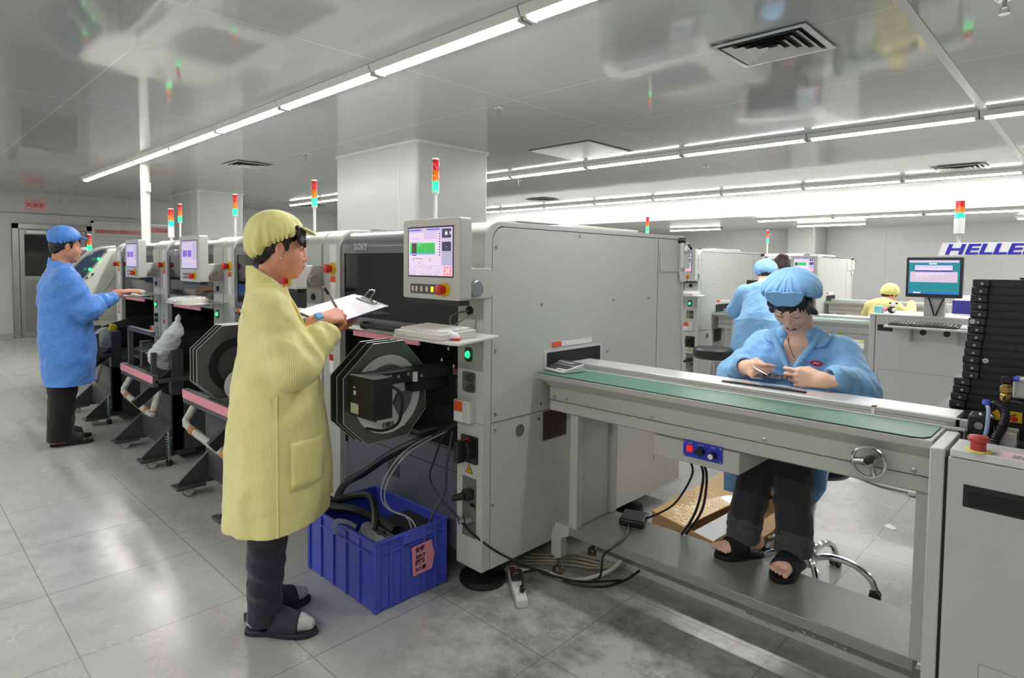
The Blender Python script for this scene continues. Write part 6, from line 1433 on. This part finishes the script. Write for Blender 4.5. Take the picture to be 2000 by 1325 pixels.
# ------------------------------------------------------------------ 3. standing man in blue
xf3 = frame((-5.93,1.10), (.08,.997)); c3 = np.array([0,-.034,1.556]); R3_ = rotm(.05,.10,0); s3 = 1.0
HM = hand_prims((.030,.315,1.192), axes((-.28,.95,.10),(.25,-.04,.96),True), 1, ((.15,.35,.25),)*4, 1.05)
fm = [foot_prims((.085,-.17),(.105,.105),.0), foot_prims((-.10,-.15),(-.12,.12),.0)]
body3 = head_prims(c3,R3_,s3)+[cone(c3+R3_@np.array([0,-.03,-.07]),(0,-.075,1.37),.055,.060,.03), loft([(.85,0,-.06,.16,.12),(1.05,0,-.06,.15,.11),(1.28,0,-.07,.17,.10),(1.36,0,-.075,.15,.08),(1.41,0,-.075,.07,.055)],.04),
    cone((.18,-.06,1.33),(.225,.07,1.07),.052,.044), cone((.225,.07,1.07),(.035,.305,1.165),.042,.029), cone((-.18,-.06,1.33),(-.22,.06,1.07),.052,.044), cone((-.22,.06,1.07),(-.12,.27,1.14),.042,.03),
    cone((.09,-.06,.85),(.09,-.08,.46),.09,.06,.04), cone((.09,-.08,.46),(.09,-.10,.09),.058,.045,.03), cone((-.09,-.06,.85),(-.09,-.07,.46),.09,.06,.04), cone((-.09,-.07,.46),(-.10,-.085,.09),.058,.045,.03)]+HM+fm[0][0]+fm[1][0]
P3 = sdf_obj('person', body3, (-.30,-.26,0), (.30,.50,1.74), .0042, SKM, None, xf3)
tag(P3, 'person in blue coat, blue cap and black trousers standing at the far machine', 'person')
lips_etc(P3, c3, R3_, s3, xf3, LIPM, HAIR, EYEM)
cap_hair(P3, c3, R3_, s3, xf3, BC2, bangs=False, h=.0045, plane=(.366,-.931,-.0455), cm=((0,-.020,.078),(.108,.112,.092)), bag=None, brim=(0,.092,.088), brim_t=.25)
cs3 = [(.46,0,-.035,.245,.165),(.65,0,-.035,.245,.180),(.83,0,-.035,.24,.188),(1.0,0,-.05,.232,.178),(1.12,0,-.06,.228,.165),(1.25,0,-.070,.218,.145),(1.34,0,-.070,.19,.115),(1.39,0,-.073,.12,.085),(1.43,0,-.075,.08,.068)]
coat3 = [loft([(1.36,0,-.075,.084,.078),(1.47,0,-.078,.076,.072)],.01), cut((0,.40,.917),1.293,.004), loft(cs3,.03), cone((.175,-.06,1.325),(.232,.070,1.065),.085,.088,.05), cone((.232,.070,1.065),(.075,.262,1.145),.084,.052,.04), cone((-.175,-.06,1.325),(-.228,.06,1.065),.085,.086,.05), cone((-.228,.06,1.065),(-.13,.25,1.13),.08,.052,.04),
    sub(cone((0,-.07,1.38),(0,-.065,1.55),.062,.070),.006), wrinkle(51,.0065,11,(1,1,.9)), wrinkle(53,.0032,28), folds((.175,-.06,1.325),(.232,.07,1.065),.010,2.2,.10,4), folds((.232,.07,1.065),(.075,.262,1.145),.012,3.2,.10,2,1.5), cut((0,.02,-1),-.478,.003), sub(loft([(.40,0,-.035,.23,.15),(.56,0,-.035,.23,.16)],.01),.004), sub(cone((.068,.27,1.150),(.02,.34,1.18),.036,.045),.005)]
sdf_obj('coat', coat3, (-.34,-.28,.42), (.34,.34,1.50), .005, BC2, P3, xf3)
sdf_obj('trousers', [cone((.09,-.06,.80),(.09,-.085,.44),.105,.092,.03), cone((.09,-.085,.44),(.09,-.105,.06),.090,.088,.03), cone((-.09,-.06,.80),(-.09,-.075,.44),.105,.09,.03), cone((-.09,-.075,.44),(-.10,-.09,.06),.088,.086,.03), wrinkle(12,.004,18), cut((0,0,-1),-.04,.004)], (-.24,-.24,.02), (.24,.10,.8), .005, JBLK, P3, xf3)
for h_, t_ in (((.085,-.17),(.105,.105)),((-.10,-.15),(-.12,.12))): sandal('sandal', P3, h_, t_, .0, xf3, SANDB)
# ------------------------------------------------------------------ 4. bent worker in light blue at the second conveyor
xf4 = frame((-2.42,5.92), (-.25,.968)); c4 = np.array([.03,.27,1.375]); R4 = rotm(.25,.75,0); s4 = 1.05
b4 = head_prims(c4,R4,s4)+[cone(c4+R4@np.array([0,-.03,-.06]),(0,.14,1.25),.05,.055,.03), cone((0,-.05,.92),(0,.13,1.20),.13,.11,.04), cone((.15,.13,1.20),(.21,.28,1.02),.05,.04), cone((.21,.28,1.02),(.10,.47,1.03),.04,.028), cone((-.15,.13,1.20),(-.24,.26,1.02),.05,.04), cone((-.24,.26,1.02),(-.12,.46,1.03),.04,.028),
    cone((.09,-.06,.86),(.09,-.04,.46),.09,.06), cone((.09,-.04,.46),(.09,-.06,.09),.058,.045), cone((-.09,-.06,.86),(-.09,-.04,.46),.09,.06), cone((-.09,-.04,.46),(-.09,-.06,.09),.058,.045)]+hand_prims((.09,.475,1.06), axes((-.3,.95,0),(.2,0,1),True),1,((.3,.4,.3),)*4)+hand_prims((-.11,.465,1.06), axes((.3,.95,0),(-.2,0,1),False),-1,((.3,.4,.3),)*4)+foot_prims((.09,-.13),(.11,.12),.0)[0]+foot_prims((-.09,-.13),(-.11,.12),.0)[0]
P4 = sdf_obj('person', b4, (-.32,-.25,0), (.30,.66,1.52), .006, SKS, None, xf4)
tag(P4, 'person in light blue coat bending over the conveyor with maroon lettering', 'person')
cap_hair(P4, c4, R4, s4, xf4, BC, bangs=False, h=.006)
sdf_obj('coat', [loft([(.50,0,-.09,.23,.17),(.75,0,-.075,.22,.16),(.95,0,-.04,.20,.145)],.06), cone((0,-.04,.95),(0,.10,1.18),.165,.14,.06), cone((.10,.11,1.18),(-.10,.11,1.18),.105,.105,.05), cone((.15,.13,1.19),(.215,.28,1.02),.08,.082,.05), cone((.215,.28,1.02),(.12,.43,1.03),.08,.05,.04), cone((-.15,.13,1.19),(-.245,.26,1.02),.08,.085,.05), cone((-.245,.26,1.02),(-.14,.42,1.03),.08,.05,.04), wrinkle(61,.006,10)], (-.36,-.30,.50), (.34,.52,1.35), .006, BC, P4, xf4)
sdf_obj('trousers', [cone((.09,-.06,.80),(.09,-.04,.44),.10,.085), cone((.09,-.04,.44),(.09,-.06,.06),.085,.08), cone((-.09,-.06,.80),(-.09,-.04,.44),.10,.085), cone((-.09,-.04,.44),(-.09,-.06,.06),.085,.08), cut((0,0,-1),-.03,.004)], (-.22,-.2,.02), (.22,.1,.85), .006, JGR, P4, xf4)
# ------------------------------------------------------------------ 5. hunched worker in yellow at the far conveyor
xf5 = frame((-2.19,9.50), (.12,.99)); c5 = np.array([.02,.16,1.095]); R5 = rotm(-.25,.62,0); s5 = 1.03
b5 = head_prims(c5,R5,s5)+[cone(c5+R5@np.array([0,-.03,-.06]),(0,.07,.98),.05,.055,.03), cone((0,-.06,.62),(0,.05,.93),.13,.12,.04), cone((.16,.05,.93),(.25,.22,.80),.05,.04), cone((.25,.22,.80),(.20,.46,1.0),.04,.028), cone((-.16,.05,.93),(-.25,.22,.80),.05,.04), cone((-.25,.22,.80),(-.15,.45,1.0),.04,.028),
    cone((.09,-.04,.55),(.10,.36,.52),.08,.058), cone((.10,.36,.52),(.10,.38,.09),.052,.042), cone((-.09,-.04,.55),(-.10,.36,.52),.08,.058), cone((-.10,.36,.52),(-.10,.38,.09),.052,.042)]+hand_prims((.195,.465,1.0), axes((-.2,.97,0),(.1,0,1),True),1,((.3,.4,.3),)*4)+hand_prims((-.145,.455,1.0), axes((.2,.97,0),(-.1,0,1),False),-1,((.3,.4,.3),)*4)+foot_prims((.10,.31),(.11,.56),.0)[0]+foot_prims((-.10,.31),(-.11,.56),.0)[0]
P5 = sdf_obj('person', b5, (-.34,-.22,0), (.34,.66,1.25), .006, SKY, None, xf5)
tag(P5, 'person in pale yellow coat and cap seen from behind, hunched at the farthest conveyor', 'person')
cap_hair(P5, c5, R5, s5, xf5, YP, bangs=False, h=.006)
sdf_obj('coat', [loft([(.46,0,-.10,.24,.19),(.60,0,-.09,.22,.17),(.75,0,-.05,.20,.15)],.06), cone((0,-.05,.74),(0,.03,.92),.165,.145,.06), cone((.11,.04,.925),(-.11,.04,.925),.105,.105,.05), cone((.16,.05,.925),(.26,.22,.80),.085,.085,.05), cone((.26,.22,.80),(.21,.42,.97),.08,.05,.04), cone((-.16,.05,.925),(-.26,.22,.80),.085,.085,.05), cone((-.26,.22,.80),(-.16,.42,.97),.08,.05,.04), wrinkle(71,.006,10)], (-.38,-.34,.44), (.38,.52,1.1), .006, YP, P5, xf5)
sdf_obj('trousers', [cone((.09,-.04,.55),(.10,.36,.52),.095,.075), cone((.10,.36,.52),(.10,.38,.06),.075,.075), cone((-.09,-.04,.55),(-.10,.36,.52),.095,.075), cone((-.10,.36,.52),(-.10,.38,.06),.075,.075), cut((0,0,-1),-.03,.004)], (-.22,-.18,.02), (.22,.5,.68), .006, JBLK, P5, xf5)
# ------------------------------------------------------------------ 6. dark-haired person farther back
xf6 = frame((-3.05,8.20), (-.5,.85)); c6 = np.array([0,.02,1.495]); R6 = rotm(.0,.30,0); s6 = 1.06
b6 = head_prims(c6,R6,s6)+[cone(c6+R6@np.array([0,-.03,-.07]),(0,-.03,1.31),.055,.06,.03), loft([(.80,0,-.03,.15,.11),(1.05,0,-.03,.15,.11),(1.25,0,-.03,.18,.10),(1.33,0,-.03,.12,.07)],.04), cone((.18,-.03,1.27),(.22,.05,1.02),.05,.042), cone((.22,.05,1.02),(.12,.25,1.05),.04,.03), cone((-.18,-.03,1.27),(-.22,.05,1.02),.05,.042), cone((-.22,.05,1.02),(-.12,.25,1.05),.04,.03), cone((.09,-.03,.85),(.09,-.04,.09),.09,.045), cone((-.09,-.03,.85),(-.09,-.04,.09),.09,.045)]+hand_prims((.115,.26,1.05), axes((-.2,.97,0),(.1,0,1),True),1,((.3,.4,.3),)*4)+hand_prims((-.115,.26,1.05), axes((.2,.97,0),(-.1,0,1),False),-1,((.3,.4,.3),)*4)+foot_prims((.09,-.10),(.10,.15),.0)[0]+foot_prims((-.09,-.10),(-.10,.15),.0)[0]
P6 = sdf_obj('person', b6, (-.30,-.22,0), (.30,.46,1.66), .006, SKM, None, xf6)
tag(P6, 'person with uncovered dark hair, mostly hidden behind the bent blue-coated worker', 'person')
T6 = lambda p: c6+R6@(np.array(p)*s6)
sdf_obj('hair', [ell(T6((0,-.018,.040)),np.array((.092,.108,.096))*s6,R6), ell(T6((0,-.08,-.02)),np.array((.07,.055,.07))*s6,R6,.03), sub(ell(T6((0,.125,-.04)),np.array((.10,.09,.085))*s6,R6),.012), wrinkle(80,.004,40)], c6-.2, c6+.2, .006, mat('brown_hair',(62,46,42),.4,bump=.5,bscale=80), P6, xf6)
sdf_obj('jacket', [loft([(.78,0,-.03,.19,.15),(1.05,0,-.03,.19,.145),(1.25,0,-.03,.20,.125),(1.33,0,-.03,.12,.09)],.04), cone((.18,-.03,1.26),(.225,.05,1.02),.07,.068,.04), cone((.225,.05,1.02),(.13,.23,1.05),.066,.045,.03), cone((-.18,-.03,1.26),(-.225,.05,1.02),.07,.068,.04), cone((-.225,.05,1.02),(-.13,.23,1.05),.066,.045,.03), sub(cone((0,-.03,1.3),(0,-.02,1.45),.06,.07),.006), wrinkle(81,.005,12)], (-.34,-.24,.75), (.34,.34,1.42), .006, mat('dark_jacket',(48,46,48),.8), P6, xf6)
sdf_obj('trousers', [cone((.09,-.03,.82),(.09,-.04,.06),.105,.08), cone((-.09,-.03,.82),(-.09,-.04,.06),.105,.08), cut((0,0,-1),-.03,.004)], (-.22,-.18,.02), (.22,.12,.86), .006, JBLK, P6, xf6)

pc_ = sdf_obj('paper_cone', [cone((-4.98,1.46,.755),(-4.70,1.465,.96),.088,.052,.02), cone((-4.70,1.465,.96),(-4.63,1.47,1.085),.045,.004,.02), wrinkle(91,.006,40), cut((0,0,-1),-.70,.004)], (-5.15,1.32,.66), (-4.5,1.6,1.12), .005, mat('crumpled_paper',(206,212,216),.6,bump=.4,bscale=25))
tag(pc_, 'pale crumpled paper rising to a point over the reels of the middle cart', 'paper')
# ================================================================== camera and render look
CXP, CYP, FP = 1000., 575., 1206.
vL = np.array([-250-CXP, 505-CYP, FP]); vD = np.array([2166-CXP, 531-CYP, FP])
Xc = -vL/np.linalg.norm(vL); Yc = vD-Xc*(vD@Xc); Yc /= np.linalg.norm(Yc); Zc = np.cross(Xc, Yc)
Mw = np.array([Xc, Yc, Zc])                   # world from camera (x right, y down, z forward)
cam = bpy.data.cameras.new('camera'); co = bpy.data.objects.new('camera', cam); COL.objects.link(co)
R3 = Matrix([[Mw[i][0], -Mw[i][1], -Mw[i][2]] for i in range(3)])
co.matrix_world = Matrix.Translation((0,0,1.45)) @ R3.to_4x4()
cam.sensor_fit = 'HORIZONTAL'; cam.sensor_width = 36.; cam.lens = 36.*FP/2000.
cam.shift_x = 0.; cam.shift_y = -(662.5-CYP)/2000.
cam.clip_start = .02; cam.clip_end = 100
SC.camera = co
w = bpy.data.worlds.new('world'); SC.world = w; w.use_nodes = True
w.node_tree.nodes['Background'].inputs[0].default_value = (.5,.52,.55,1); w.node_tree.nodes['Background'].inputs[1].default_value = .05
vs = SC.view_settings
vs.view_transform = 'Standard'; vs.look = 'None'; vs.gamma = 1.; vs.use_curve_mapping = False; vs.exposure = .12
SC.display_settings.display_device = 'sRGB'
SC.cycles.use_denoising = True
SC.cycles.max_bounces = 7; SC.cycles.diffuse_bounces = 4; SC.cycles.glossy_bounces = 4; SC.cycles.transmission_bounces = 5; SC.cycles.transparent_max_bounces = 6
SC.cycles.caustics_reflective = False; SC.cycles.caustics_refractive = False
SC.cycles.sample_clamp_indirect = 6.
